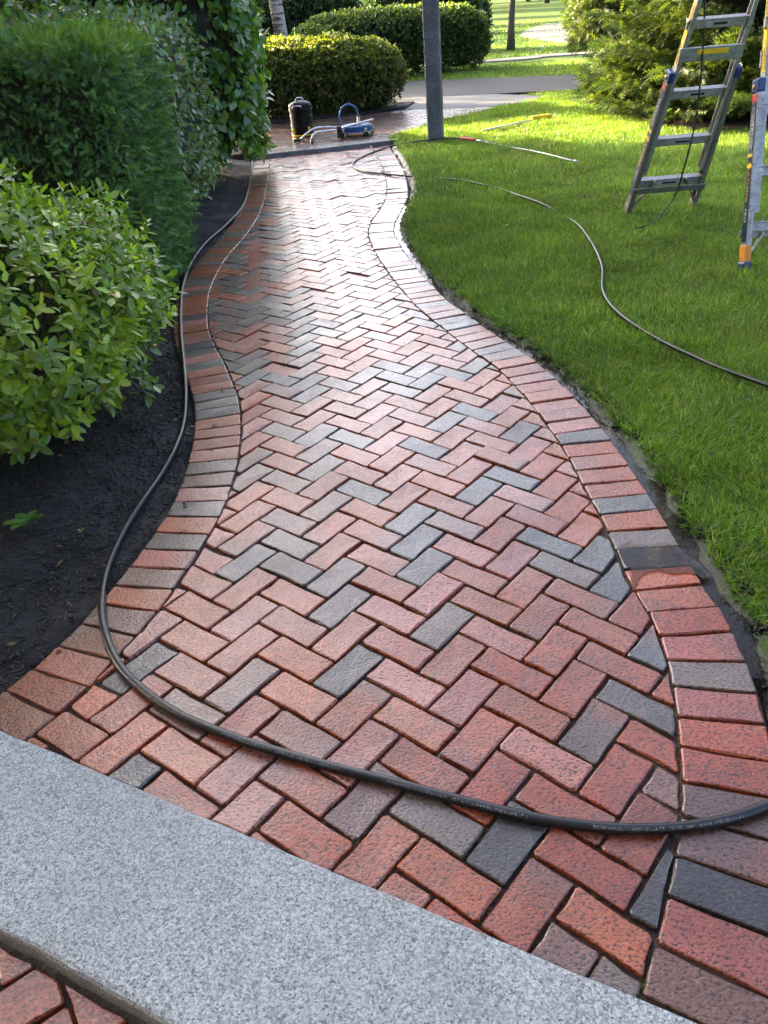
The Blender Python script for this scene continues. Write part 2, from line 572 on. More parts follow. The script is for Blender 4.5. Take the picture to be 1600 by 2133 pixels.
def asphalt_mat(name, lo, hi, rough=.75):
    m, n, l, b = material(name)
    P = objpos(n)
    f = noise(n, l, 130, 3, .7, P)
    f2 = noise(n, l, .9, 4, .6, P)
    c = ramp(n, l, f, [(.3, lo), (.7, hi)])
    c = mixc(n, l, ramp(n, l, f2, [(.35, 0.0), (.7, .35)]), c, tuple(q * .6 for q in lo))
    l.new(c, b.inputs['Base Color'])
    b.inputs['Roughness'].default_value = rough
    b.inputs['Specular IOR Level'].default_value = .2
    bump(n, l, f, .5, .004, b)
    return m
M['asphalt'] = asphalt_mat('asphalt', (.034, .035, .038), (.062, .064, .069))
M['apron'] = asphalt_mat('wet_gravel_asphalt', (.09, .09, .092), (.16, .16, .16), .6)
M['concrete'] = asphalt_mat('pale_concrete', (.22, .195, .165), (.30, .27, .23), .85)

def water_mat():
    m, n, l, b = material('muddy_water')
    P = objpos(n)
    b.inputs['Base Color'].default_value = (.030, .024, .016, 1)
    b.inputs['Roughness'].default_value = .03
    b.inputs['IOR'].default_value = 1.33
    bump(n, l, noise(n, l, 30, 3, .6, P), .18, .004, b)
    t = n.new('ShaderNodeBsdfTransparent')
    t.inputs[0].default_value = (.90, .84, .75, 1)
    mx = n.new('ShaderNodeMixShader')
    fr = n.new('ShaderNodeFresnel'); fr.inputs[0].default_value = 1.33
    gl = n.new('ShaderNodeBsdfGlossy'); gl.inputs['Roughness'].default_value = .03
    nb = bump(n, l, noise(n, l, 30, 3, .6, P), .18, .004, None)
    l.new(nb, gl.inputs['Normal']); l.new(nb, fr.inputs['Normal'])
    m1 = n.new('ShaderNodeMixShader'); m1.inputs[0].default_value = .06
    l.new(t.outputs[0], m1.inputs[1]); l.new(b.outputs[0], m1.inputs[2])
    l.new(fr.outputs[0], mx.inputs[0]); l.new(m1.outputs[0], mx.inputs[1]); l.new(gl.outputs[0], mx.inputs[2])
    l.new(mx.outputs[0], n['Material Output'].inputs['Surface'])
    return m
M['water'] = water_mat()

def birch_mat():
    m, n, l, b = material('birch_bark')
    P = objpos(n)
    mp = n.new('ShaderNodeMapping'); mp.inputs['Scale'].default_value = (3.5, 3.5, 22)
    l.new(P, mp.inputs['Vector'])
    f = noise(n, l, 1.0, 4, .7, mp.outputs[0])
    c = ramp(n, l, f, [(.42, (.06, .05, .045)), (.52, (.42, .37, .32))])
    l.new(c, b.inputs['Base Color'])
    b.inputs['Roughness'].default_value = .7
    return m
M['birch'] = birch_mat()

# ------------------------------------------------------------------ outlines of the path (metres)
def gl(pts, z=0.0, step=.04, sm=4):
    P = np.array([G(x, y, z)[:2] for x, y in pts])
    return smoothline(resample(catmull(P, .03), step), sm)

L_in = gl([(40, 1552), (70, 1530), (190, 1430), (250, 1360), (330, 1275), (380, 1200), (445, 1100), (472, 1045), (495, 970), (503, 890), (497, 830), (470, 760), (440, 700), (433, 650), (440, 600), (470, 540), (520, 480), (547, 430), (558, 380), (564, 330), (565, 322)])
R_in = gl([(1300, 2190), (1340, 2050), (1405, 1790), (1420, 1680), (1415, 1550), (1395, 1400), (1360, 1290), (1310, 1215), (1275, 1130), (1220, 1020), (1150, 900), (1050, 780), (930, 690), (850, 620), (790, 540), (770, 500), (767, 480), (775, 460), (795, 430), (804, 410), (806, 390), (802, 362), (794, 340), (783, 318), (778, 306)])
W_B = 0.205
def offset(P, d):
    T = np.gradient(P, axis=0)
    T /= np.linalg.norm(T, axis=1)[:, None]
    N = np.stack([T[:, 1], -T[:, 0]], 1)      # right of travel
    return P + N * d
L_out = smoothline(offset(L_in, -W_B), 8)
R_out = smoothline(offset(R_in, W_B), 8)
FIELD = np.vstack([L_in, R_in[::-1]])
PATH = np.vstack([L_out, R_out[::-1]])
SLAB_Z = 0.022
slab_far = np.array([G(x, y, SLAB_Z)[:2] for x, y in ((0, 1520), (330, 1664), (700, 1808), (1100, 1975), (1420, 2118))])
slab_near = np.array([G(x, y, SLAB_Z)[:2] for x, y in ((0, 1925), (190, 2045), (330, 2133))])
e_dir = slab_far[-1] - slab_far[0]; e_dir /= np.linalg.norm(e_dir)
e_nrm = np.array([-e_dir[1], e_dir[0]])        # away from the camera
SLAB_OFF = slab_far.mean(0) @ e_nrm            # far edge offset
SLAB_NEAR = slab_near.mean(0) @ e_nrm
STEP_A, STEP_B = np.array([-1.32, 10.50]), np.array([0.60, 10.86])
TERR_Z = 0.042

def below_slab(P):      # inside path side of the granite slab
    return P @ e_nrm > SLAB_OFF
def step_side(x, y):    # >0 beyond the far step
    d = STEP_B - STEP_A
    return (x - STEP_A[0]) * (-d[1]) + (y - STEP_A[1]) * d[0]

def clip_half(poly, n, c):
    out = []
    m = len(poly)
    for i in range(m):
        a, b = poly[i], poly[(i + 1) % m]
        da, db = a @ n - c, b @ n - c
        if da >= 0: out.append(a)
        if da * db < 0: out.append(a + (b - a) * da / (da - db))
    return out

def clip_convex(subject, quad):
    """clip the (non convex) subject polygon by a ccw convex quad"""
    out = [np.array(p) for p in subject]
    for i in range(len(quad)):
        a, b = quad[i], quad[(i + 1) % len(quad)]
        n = np.array([-(b - a)[1], (b - a)[0]])
        out = clip_half(out, n, a @ n)
        if len(out) < 3: return []
    return out

def area(p):
    p = np.asarray(p)
    x, y = p[:, 0], p[:, 1]
    return .5 * np.sum(x * np.roll(y, -1) - np.roll(x, -1) * y)

def simplify(poly, tol=.004):
    P = [np.asarray(p) for p in poly]
    ch = True
    while ch and len(P) > 3:
        ch = False
        for i in range(len(P)):
            a, b, c = P[i - 1], P[i], P[(i + 1) % len(P)]
            ac = c - a
            L = np.linalg.norm(ac)
            d = abs(ac[0] * (b - a)[1] - ac[1] * (b - a)[0]) / L if L > 1e-6 else 0
            if d < tol or np.linalg.norm(b - a) < .003:
                P.pop(i); ch = True
                break
    return P

# ------------------------------------------------------------------ bricks
REDS = [(.32, .064, .016), (.29, .054, .014), (.35, .078, .019), (.32, .082, .026), (.27, .062, .021), (.31, .074, .017)]
PINK = [(.35, .115, .080), (.38, .145, .105), (.33, .092, .060)]
BROWN = [(.17, .085, .055), (.15, .08, .06), (.20, .10, .07)]
GREY = [(.105, .083, .066), (.13, .10, .078), (.085, .074, .064), (.12, .09, .068)]
BLUEG = [(.11, .112, .105), (.095, .10, .097)]
CHAR = [(.030, .034, .036), (.040, .042, .042)]
PAL = {'o': [(.25, .075, .030), (.22, .08, .036), (.27, .07, .03)], 'r': REDS, 'p': PINK, 'b': BROWN, 'g': GREY, 'u': BLUEG, 'c': CHAR}
MARKS = [(1060, 1770, 'c'), (290, 1590, 'c'), (235, 1405, 'c'), (1240, 1510, 'g'), (730, 1392, 'g'), (920, 1290, 'g'), (1330, 1450, 'g'), (1145, 1590, 'p'),
         (885, 1172, 'u'), (700, 1195, 'g'), (600, 1130, 'g'), (1145, 1112, 'u'), (1210, 1222, 'g'), (310, 1370, 'c'), (760, 1690, 'b'), (510, 1420, 'b'),
         (1350, 1325, 'u'), (1365, 1850, 'c'), (1170, 1985, 'b'), (1290, 2030, 'g'), (1240, 1140, 'u'), (1180, 1250, 'r'), (600, 1085, 'b'), (730, 915, 'u'),
         (670, 975, 'g'), (735, 1000, 'u'), (580, 905, 'g'), (870, 920, 'u'), (610, 795, 'c'), (660, 800, 'u'), (930, 870, 'u'), (1010, 1000, 'u'), (600, 985, 'b'),
         (540, 960, 'b'), (590, 810, 'b'), (900, 1580, 'r'), (760, 1500, 'r'), (850, 1850, 'r'), (1000, 1550, 'r'), (620, 1440, 'r'), (850, 1400, 'p'), (810, 1270, 'p'),
         (600, 1190, 'g'), (610, 1255, 'r'), (400, 1330, 'r'), (440, 1400, 'r'), (380, 1560, 'r'), (270, 1545, 'r'), (500, 1610, 'p'), (640, 1640, 'r'), (1140, 1880, 'r'),
         (1230, 1810, 'r'), (1270, 1940, 'r'), (920, 1850, 'r'), (780, 1760, 'r'), (640, 1740, 'r'), (1340, 1660, 'r'), (1330, 1760, 'b'), (1385, 1610, 'b'),
         (340, 1465, 'b'), (400, 1490, 'b'), (850, 1080, 'u'), (830, 1130, 'u'), (980, 1170, 'p'), (1000, 1240, 'r'), (1040, 1310, 'p'), (1090, 1110, 'p')]
MARKS = [(G(x, y), c) for x, y, c in MARKS]
BORDER_MARKS = [(1500, 1370, 'p'), (1490, 1430, 'g'), (1500, 1490, 'p'), (1510, 1550, 'r'), (1510, 1620, 'r'), (1500, 1700, 'b'), (1490, 1790, 'b'), (1500, 1860, 'c'), (1480, 1930, 'p'),
                (1470, 2020, 'b'), (1450, 1310, 'r'), (1440, 1270, 'r'), (1410, 1235, 'r'), (1390, 1185, 'r'), (1360, 1145, 'c'), (1340, 1105, 'g'), (1320, 1070, 'r'), (1310, 1040, 'u'),
                (1270, 1005, 'r'), (1260, 975, 'r'), (1240, 945, 'r'), (1220, 920, 'g'), (1200, 890, 'p'),
                (450, 860, 'c'), (450, 885, 'r'), (445, 910, 'r'), (445, 945, 'r'), (440, 970, 'g'), (430, 1000, 'b'), (425, 1025, 'p'), (410, 1050, 'g'), (390, 1078, 'r'),
                (370, 1110, 'g'), (340, 1145, 'p'), (330, 1180, 'g'), (300, 1220, 'b'), (270, 1255, 'r'), (230, 1300, 'b'), (170, 1340, 'o'), (120, 1390, 'o'), (80, 1440, 'o'), (30, 1500, 'o'),
                (410, 718, 'c'), (405, 740, 'g'), (410, 660, 'c'), (410, 640, 'r'), (410, 690, 'r'), (420, 770, 'r')]
BORDER_MARKS = [(G(x, y), c) for x, y, c in BORDER_MARKS]

def inside_any(poly, marks):
    for g, c in marks:
        if inpoly(np.array([g[0]]), np.array([g[1]]), poly)[0]: return c
    return None

def brick_geo(poly, ztop, axis, rnd, detail=True):
    """one paver from its 2D outline; returns V, F, tint"""
    poly, code = poly
    P = simplify([np.asarray(q) for q in poly], .0025)
    if len(P) < 3 or area(P) < .0006: return None
    n = len(P)
    out = []
    for i in range(n):                                  # knock the corners off
        a, b, c = P[i - 1], P[i], P[(i + 1) % n]
        la, lc = np.linalg.norm(a - b), np.linalg.norm(c - b)
        cut = min(rnd.uniform(.0025, .008), la * .3, lc * .3)
        out.append(b + (a - b) / la * cut)
        out.append(b + (c - b) / lc * cut)
        if detail and lc > .07:
            for t in ((.34, .67) if lc > .13 else (.5,)):
                nrm = np.array([-(c - b)[1], (c - b)[0]]) / lc
                out.append(b + (c - b) * (t + rnd.uniform(-.06, .06)) + nrm * rnd.uniform(-.0002, .0026))
    O = np.array(out)
    O = O + np.array([[rnd.uniform(-.0009, .0009), rnd.uniform(-.0009, .0009)] for _ in out])
    c0 = O.mean(0)
    def inset(d):
        v = O - c0
        L = np.linalg.norm(v, axis=1)[:, None]
        return c0 + v * np.clip(1 - d / np.maximum(L, 1e-4), .2, 1)
    tx, ty = rnd.gauss(0, .010), rnd.gauss(0, .010)
    def lift(Q, z, j):
        return np.c_[Q, [ztop + z + tx * (q[0] - c0[0]) + ty * (q[1] - c0[1]) + rnd.uniform(-j, j) for q in Q]]
    m = len(O)
    jit = np.array([[rnd.uniform(-.0013, .0013), rnd.uniform(-.0013, .0013)] for _ in out])
    rings = [lift(O, -.05, 0), lift(O, -.0050, .0014), lift(inset(.0016) + jit, -.0016, .0007), lift(inset(.0050) + jit * .8, 0, .0004)]
    V = np.vstack(rings)
    F = []
    for r in range(3):
        for i in range(m):
            j = (i + 1) % m
            F.append((r * m + i, r * m + j, r * m + m + j, r * m + m + i))
    if detail and m >= 10:
        V = np.vstack([V, [[c0[0], c0[1], ztop + rnd.uniform(-.0015, .0002)]]])
        for i in range(m): F.append((3 * m + i, 3 * m + (i + 1) % m, 4 * m))
    else:
        F.append(tuple(range(3 * m, 4 * m)))
    col = np.array(rnd.choice(PAL[code]))
    col = col * rnd.uniform(.82, 1.18)
    col2 = col
    if rnd.random() < .22 and code != 'c':
        col2 = np.array(rnd.choice(PAL[rnd.choice('gggbrru')])) * .5 + col * .5
    s = (V[:, :2] - c0) @ axis
    s = s / (np.abs(s).max() + 1e-6) * (1 if rnd.random() < .5 else -1)
    w = smooth(.1, 1.0, s)[:, None]
    T = col * (1 - w) + col2 * w
    return V, F, T

def pick_code(y, rnd, border=False):
    r = rnd.random()
    if y < 1.7:
        return 'r' if r < .80 else 'p' if r < .90 else 'b' if r < .97 else 'g'
    if y < 3.2:
        return 'r' if r < .74 else 'p' if r < .84 else 'b' if r < .92 else 'g' if r < .97 else 'u'
    return 'r' if r < .50 else 'p' if r < .58 else 'b' if r < .70 else 'g' if r < .88 else 'u' if r < .96 else 'c'

# lattice (one brick = 2 x 1 units) laid on the ground with the slight drift of a hand-laid path
LAT = np.array([[0.15249, 1.12853], [-2.2898, 2.0122], [-.0291, -.3553], [1.9124, 2.0746], [.1502, .7056], [-.1485, -.1871]])
LIN = np.array([[0.15484, 1.10776], [-2.28944, 1.96926], [0, 0], [1.89191, 2.27688], [0, 0], [0, 0]])
def lat(a, b):
    w = 1.0 - 0.65 * float(smooth(34, 62, np.float64((a + b) / 2)))
    a, b = a / 30, b / 30
    B = np.array([1, b, b * b, a, a * b, a * a])
    return w * (B @ LAT) + (1 - w) * (B @ LIN)

def herring():
    out = []
    for a in range(-30, 80):
        for b in range(-30, 80):
            k = (a - b) % 4
            if k == 0: q = [(a, b), (a + 2, b), (a + 2, b + 1), (a, b + 1)]
            elif k == 3: q = [(a, b), (a + 1, b), (a + 1, b + 2), (a, b + 2)]
            else: continue
            if not (-14 < (a + b) / 2 < 72) or abs(a - b) > 30: continue
            Q = [lat(*p) for p in q]
            c = sum(Q) / 4
            if c[1] < .2 or c[1] > 11.2: continue
            out.append((Q, k))
    return out

def surface_poly(name, poly, z, mat, depth=.03, parent=None, **kw):
    poly = [np.asarray(p)[:2] for p in poly]
    if area(poly) < 0: poly = poly[::-1]
    n = len(poly)
    tris = tessellate_polygon([[Vector((p[0], p[1], 0)) for p in poly]])
    mb = MB()
    V = [(p[0], p[1], z) for p in poly] + [(p[0], p[1], z - depth) for p in poly]
    F = []
    for t in tris:
        a, b, c = [poly[i] for i in t]
        s = (b - a)[0] * (c - a)[1] - (b - a)[1] * (c - a)[0]
        F.append(tuple(t) if s > 0 else tuple(t[::-1]))
    for i in range(n):
        j = (i + 1) % n
        F.append((i, n + i, n + j, j))
    mb.add(V, F)
    return mb.build(name, mat, parent, **kw)

BED_Z = -.013
path = surface_poly('brick_path', PATH, BED_Z, M['bed'], .08, kind='structure')
RF = R_out
rnd = random.Random(5)
field = []
for Q, k in herring():
    c = sum(Q) / 4
    shrink = []
    ax = Q[1] - Q[0] if k == 0 else Q[3] - Q[0]
    ax = ax / np.linalg.norm(ax)
    g = .0020 if c[1] > 2.2 else .0025
    for i, p in enumerate(Q):
        u = (Q[(i + 1) % 4] - p); v = (Q[i - 1] - p)
        u = u / np.linalg.norm(u); v = v / np.linalg.norm(v)
        shrink.append(p + u * (g + rnd.uniform(-.0012, .0022)) + v * (g + rnd.uniform(-.0012, .0022)))
    poly = shrink
    if area(poly) < 0: poly = poly[::-1]
    ins = inpoly(np.array([p[0] for p in poly]), np.array([p[1] for p in poly]), FIELD)
    marks_code = inside_any(np.array(Q), MARKS)
    if not ins.all():
        if not ins.any() and not inpoly(np.array([c[0]]), np.array([c[1]]), FIELD)[0]: continue
        poly = clip_convex(FIELD, poly)
        if len(poly) < 3: continue
        # shave a joint off the cut edge
        cc = np.mean(poly, axis=0)
        d = dist_line([p[0] for p in poly], [p[1] for p in poly], L_in)
        d2 = dist_line([p[0] for p in poly], [p[1] for p in poly], R_in)
        poly = [p + (cc - p) / (np.linalg.norm(cc - p) + 1e-6) * (.005 if min(x, y) < .002 else 0) for p, x, y in zip(poly, d, d2)]
    poly = clip_half(poly, e_nrm, SLAB_OFF + .004)
    if len(poly) < 3: continue
    sd = STEP_B - STEP_A
    sn = np.array([sd[1], -sd[0]]) / np.linalg.norm(sd)
    poly = clip_half(poly, sn, STEP_A @ sn + .006)
    if len(poly) < 3 or abs(area(poly)) < .0007: continue
    if area(poly) < 0: poly = poly[::-1]
    code = marks_code or pick_code(c[1], rnd)
    field.append((c[1], poly, code, ax))
field.sort(key=lambda q: q[0])
stuff = MB()
for i, (y, poly, code, ax) in enumerate(field):
    dz = rnd.gauss(0, .0014)
    r = rnd.random()
    if r < .05: dz += rnd.uniform(.002, .005)
    elif r < .09: dz -= rnd.uniform(.003, .006)
    g = brick_geo((poly, code), dz, ax, rnd, y < 4.5)
    if g is None: continue
    if i < 300:
        mb = MB(); mb.add(*g); mb.build('brick', M['brick'], path)
    else:
        stuff.add(*g)
stuff.build('brick_field', M['brick'], path, kind='stuff')

def border(name, inner, outer, label_side, y_lim=(0, 99)):
    poly = np.vstack([inner, outer[::-1]])
    base = surface_poly(name, poly, BED_Z + .003, M['bed'], .07, kind='structure')
    mid = resample(.5 * inner + .5 * outer, .1005)
    inn = resample(inner, .01); ou = resample(outer, .01)
    T = np.gradient(mid, axis=0); T /= np.linalg.norm(T, axis=1)[:, None]
    def hit(p, t):
        """the joint across the border at p: nearest inner and outer points along the normal"""
        n = np.array([t[1], -t[0]])
        res = []
        for L in (inn, ou):
            v = L - p
            s = np.abs(v @ t) + (np.linalg.norm(v, axis=1) > .3) * 9
            res.append(L[np.argmin(s)])
        return res
    rn = random.Random(len(label_side))
    js = [hit(p, t) for p, t in zip(mid, T)]
    cnt = 0
    st = MB()
    for (i0, o0), (i1, o1) in zip(js[:-1], js[1:]):
        q = [i0, i1, o1, o0]
        if area(q) < 0: q = q[::-1]
        c = np.mean(q, axis=0)
        g = .0028
        Q = []
        for i, p in enumerate(q):
            u = q[(i + 1) % 4] - p; v = q[i - 1] - p
            Q.append(p + u / (np.linalg.norm(u) + 1e-6) * (g + rn.uniform(-.001, .002)) + v / (np.linalg.norm(v) + 1e-6) * (g + rn.uniform(-.001, .002)))
        Q = clip_half(Q, e_nrm, SLAB_OFF + .004)
        if len(Q) < 3: continue
        sd = STEP_B - STEP_A
        sn = np.array([sd[1], -sd[0]]) / np.linalg.norm(sd)
        Q = clip_half(Q, sn, STEP_A @ sn + .006)
        if len(Q) < 3 or area(Q) < .002: continue
        ax = o0 - i0
        code = inside_any(np.array(q), BORDER_MARKS) or pick_code(c[1], rn)
        gg = brick_geo((Q, code), rn.gauss(.0005, .0018), ax / np.linalg.norm(ax), rn, c[1] < 4.5)
        if gg is None: continue
        mb = MB(); mb.add(*gg); mb.build('brick', M['brick'], base)
    return base
border('brick_edging', L_in, L_out, 'left')
border('brick_edging', R_in, R_out, 'right!')

# ------------------------------------------------------------------ near granite slab and the lower bricks in front of it
def slab(name, corners, ztop, depth, mat, rough_edge=.004, seg=.05, **kw):
    """granite block with slightly split edges; corners ccw"""
    pts = []
    n = len(corners)
    for i in range(n):
        a, b = np.asarray(corners[i], float), np.asarray(corners[(i + 1) % n], float)
        k = max(1, int(np.linalg.norm(b - a) / seg))
        for t in range(k): pts.append(a + (b - a) * t / k)
    P = np.array(pts)
    P = P + rng.normal(0, rough_edge * .6, P.shape)
    c0 = P.mean(0)
    v = P - c0
    L = np.linalg.norm(v, axis=1)[:, None]
    ins = lambda d: c0 + v * (1 - d / L)
    m = len(P)
    zj = rng.normal(0, rough_edge * .35, m)
    rings = [np.c_[P, np.full(m, ztop - depth)], np.c_[P + rng.normal(0, rough_edge * .5, P.shape), ztop - depth * .5 + zj], np.c_[P, ztop - .010 + zj], np.c_[ins(.005), ztop - .003 + zj * .5], np.c_[ins(.014), np.full(m, ztop)]]
    V = np.vstack(rings)
    F = []
    for r in range(4):
        for i in range(m):
            j = (i + 1) % m
            F.append((r * m + i, r * m + j, r * m + m + j, r * m + m + i))
    top = V[4 * m:]
    for t in tessellate_polygon([[Vector((p[0], p[1], 0)) for p in top]]):
        a, b, c = [top[i] for i in t]
        s = (b - a)[0] * (c - a)[1] - (b - a)[1] * (c - a)[0]
        tt = t if s > 0 else t[::-1]
        F.append(tuple(4 * m + i for i in tt))
    mb = MB(); mb.add(V, F)
    return mb.build(name, mat, **kw)

far0 = slab_far[0] + (SLAB_OFF - slab_far[0] @ e_nrm) * e_nrm
A = far0 - e_dir * .75; B = far0 + e_dir * 2.25
wS = SLAB_OFF - SLAB_NEAR
near_slab = slab('granite_step', [A - e_nrm * wS, B - e_nrm * wS, B, A], SLAB_Z, .16, M['granite'], .0022,
                 label='wide pale speckled granite step crossing the foreground in front of the brick path', cat='step')
LOW_Z = -.024
low_poly = [A - e_nrm * (wS + .9), B - e_nrm * (wS + .9), B - e_nrm * (wS - .02), A - e_nrm * (wS - .02)]
low = surface_poly('lower_brick_paving', low_poly, LOW_Z + BED_Z, M['bed'], .08, kind='structure')
lr = random.Random(3)
low_org = G(0, 2060, LOW_Z)[:2]
rot = math.atan2(*(np.array(G(165, 2035, LOW_Z)[:2] - G(30, 2120, LOW_Z)[:2])[::-1]))
cu, su = math.cos(rot), math.sin(rot)
for a in range(-12, 14):
    for b in range(-12, 14):
        k = (a - b) % 4
        if k == 0: q = [(a, b), (a + 2, b), (a + 2, b + 1), (a, b + 1)]
        elif k == 3: q = [(a, b), (a + 1, b), (a + 1, b + 2), (a, b + 2)]
        else: continue
        Q = [low_org + .101 * np.array([cu * x - su * y, su * x + cu * y]) for x, y in q]
        c = np.mean(Q, axis=0)
        d = c @ e_nrm - SLAB_NEAR
        if not (-.5 < d < .08) or not (-1.2 < c[0] < .3): continue
        Q = [p + (c - p) / np.linalg.norm(c - p) * lr.uniform(.004, .007) for p in Q]
        Q = clip_half(Q, -e_nrm, -(SLAB_NEAR - .012))
        if len(Q) < 3 or area(Q) < .0008: continue
        g = brick_geo((Q, 'r' if lr.random() < .8 else 'p'), LOW_Z + lr.gauss(0, .0015), np.array([cu, su]), lr)
        if g: mb = MB(); mb.add(*g); mb.build('brick', M['brick'], low)

# facade invented behind the camera, out of view: blocks half of the sky
added_house = empty('added_house', (*(-e_nrm * 2.0), 0), 'unseen grey shingled facade with an eave, added behind the granite step to shade it', 'added_house')
def along_wall(u, v, z): return np.array([*(e_dir * u + e_nrm * v), z])
wallR = np.array([[e_dir[0], e_nrm[0], 0], [e_dir[1], e_nrm[1], 0], [0, 0, 1]])
mb = MB(); mb.box(along_wall(-1.5, -2.15, 3.0), (17, .3, 6.2), wallR); mb.build('wall', M['shingle'], added_house)
mb = MB(); mb.box(along_wall(-1.5, -1.75, 6.15), (17.6, 1.6, .18), wallR, .02); mb.build('roof', M['bark'], added_house)
mb = MB(); mb.box(along_wall(.0, -1.985, 1.1), (1.05, .05, 2.15), wallR, .01); dr_ = mb.build('door', M['navy'], added_house)
mb = MB(); mb.tube([along_wall(.42, -1.95, 1.05), along_wall(.42, -1.90, 1.05)], .03, 10); mb.build('handle', M['brass'], dr_)
for u_ in (-6.5, -3.4, 3.4):
    mb = MB(); mb.box(along_wall(u_, -1.985, 1.9), (1.2, .05, 1.6), wallR, .01); fr_ = mb.build('window', M['white'], added_house)
    mb = MB(); mb.box(along_wall(u_, -1.97, 1.9), (1.05, .04, 1.45), wallR); mb.build('pane', M['drum'], fr_)

# ------------------------------------------------------------------ far step, terrace, drive
sd = (STEP_B - STEP_A) / np.linalg.norm(STEP_B - STEP_A)
sn = np.array([-sd[1], sd[0]])
slab('granite_step', [STEP_A, STEP_B, STEP_B + sn * .32, STEP_A + sn * .32], TERR_Z + .008, .16, M['granite_wet_shaded'], .003,
     label='long thin granite step at the far end of the brick path', cat='step')
terr = [STEP_A + sn * .325, STEP_B + sn * .325, (0.93, 11.9), (1.34, 12.6), (2.0, 13.15), (2.4, 13.7), (.85, 14.35), (0.1, 14.1), (-.75, 13.9), (-2.4, 13.8), (-2.6, 10.7)]
terrace = surface_poly('brick_terrace', terr, TERR_Z - .006, M['bed'], .1, kind='structure')
tr = random.Random(8)
tb = MB()
TP = np.array([np.asarray(p) for p in terr])
for i in range(-36, 30):
    for j in range(-4, 44):
        p = STEP_A + sn * .33 + sd * (i * .205 + (j % 2) * .1025 + 2.2) + sn * (j * .1025 + .052)
        if not inpoly([p[0]], [p[1]], TP)[0]: continue
        q = [p - sd * .0985 - sn * .048, p + sd * .0985 - sn * .048, p + sd * .0985 + sn * .048, p - sd * .0985 + sn * .048]
        g = brick_geo((q, tr.choice('bbbggo')), TERR_Z + tr.gauss(0, .0012), sd, tr, False)
        if g: tb.add(*g)
tb.build('brick_field', M['brick'], terrace, kind='stuff')
APRON = np.array([(.80, 14.3), (2.42, 13.65), (2.9, 13.9), (3.3, 14.6), (2.6, 15.6), (.95, 16.4), (-.5, 16.8), (-.2, 14.9)])
surface_poly('drive_apron', APRON, TERR_Z + .004, M['apron'], .06, kind='structure')
DRIVE = np.array(catmull([(-12, 22.6), (-6, 19.4), (.95, 16.25), (4.63, 14.84), (9, 12.4), (14, 9)], .5).tolist() + catmull([(17, 12), (10.5, 15.2), (5.47, 17.7), (1.18, 20.0), (-6, 23.6), (-12, 26.5)], .5).tolist())
surface_poly('driveway', DRIVE, TERR_Z + .008, M['asphalt'], .06, kind='structure')
surface_poly('footpath', catmull([(-8, 27), (3.7, 24.0), (6.1, 24.05), (14, 21.5)], .5).tolist() + catmull([(14, 22.5), (6.1, 25.0), (3.7, 25.0), (-8, 28)], .5).tolist(), TERR_Z + .03, M['concrete'], .06, kind='structure')
fd = [G(x, y, .1)[:2] for x, y in ((1083, 72), (1098, 60), (1130, 50), (1165, 43), (1200, 38), (1260, 40), (1300, 60), (1290, 84), (1195, 86), (1140, 82))]
surface_poly('far_driveway', fd, TERR_Z + .03, M['concrete'], .06, kind='structure')

# ------------------------------------------------------------------ ground sheet, lawn and mulch
def axis_lines(a, b, fine, lo, hi, g=1.18):
    xs = list(np.arange(a, b + 1e-6, fine))
    s = fine
    x = a
    L = []
    while x > lo:
        s *= g; x -= s; L.append(x)
    s = fine; x = b; Rr = []
    while x < hi:
        s *= g; x += s; Rr.append(x)
    return np.array(L[::-1] + xs + Rr)

LEFT_EDGE = L_out
def zone(x, y):
    """1 = lawn, 0 = path, mulch bed, terrace (the sheet dips beneath them)"""
    x, y = np.asarray(x, float), np.asarray(y, float)
    yc = np.clip(y, R_out[0, 1], R_out[-1, 1])
    s = np.argsort(R_out[:, 1])
    xr = np.interp(yc, R_out[s, 1], R_out[s, 0])
    z = np.ones(x.shape)
    z[(x < xr) & (y < 11.2)] = 0
    z[inpoly(x, y, TP)] = 0
    z[inpoly(x, y, APRON) | inpoly(x, y, DRIVE)] = .25
    z[(x < -.9) & (y < 13.9) & (x > -9)] = 0
    z[inpoly(x, y, np.array([(-9, 13.5), (-2.6, 13.7), (-.75, 13.85), (.1, 14.05), (.9, 14.3), (1.05, 15.4), (.6, 16.5), (-3, 18.0), (-9, 18)]))] = 0
    return z

def lawn_z(x, y):
    base = .02 + .024 * smooth(8.8, 11.2, y) + .012 * wob(x, y, 0, .9, 2.0)
    far = smooth(45, 200, y) * 3.0
    return base + far

def edge_d(x, y):
    return dist_line(x, y, R_out[::2])

xs = axis_lines(-.2, 4.0, .045, -400, 400)
ys = axis_lines(.2, 12.0, .05, -30, 900)
X, Y = np.meshgrid(xs, ys)
xf, yf = X.ravel(), Y.ravel()
zl = zone(xf, yf)
d = np.full(xf.shape, 9.0)
near = (xf > -1) & (xf < 3) & (yf < 12)
d[near] = edge_d(xf[near], yf[near])
jag = .028 * wob(xf * 3, yf * 3, 0, 2.0, 1.0) + .012 * wob(xf * 14, yf * 14, 0, 2.0, 8.0)
rise = smooth(.025, .085, d + jag)
zz = lawn_z(xf, yf)
lo = np.where(d < 1, -.028 + .004 * wob(xf * 9, yf * 9, 0, 2, 4), -.028)
zz = np.where(yf < 11, lo + (zz - lo) * rise, zz)
zz = zz + .006 * wob(xf * 5, yf * 5, 0, 2.2, 7) * (d < 6) * rise
dpt = dist_line(xf, yf, TP)
zz = np.where(zl < .5, np.where(zl > .1, np.minimum(zz, TERR_Z - .03), -.12), zz)
mud = (1 - smooth(.05, .10, d + jag)) * (yf < 11)
idx = np.arange(len(xs) * len(ys)).reshape(len(ys), len(xs))
F = np.stack([idx[:-1, :-1], idx[:-1, 1:], idx[1:, 1:], idx[1:, :-1]], -1).reshape(-1, 4)
me = fast_mesh('lawn', np.c_[xf, yf, zz], F, np.c_[mud, mud * 0, mud * 0], True)
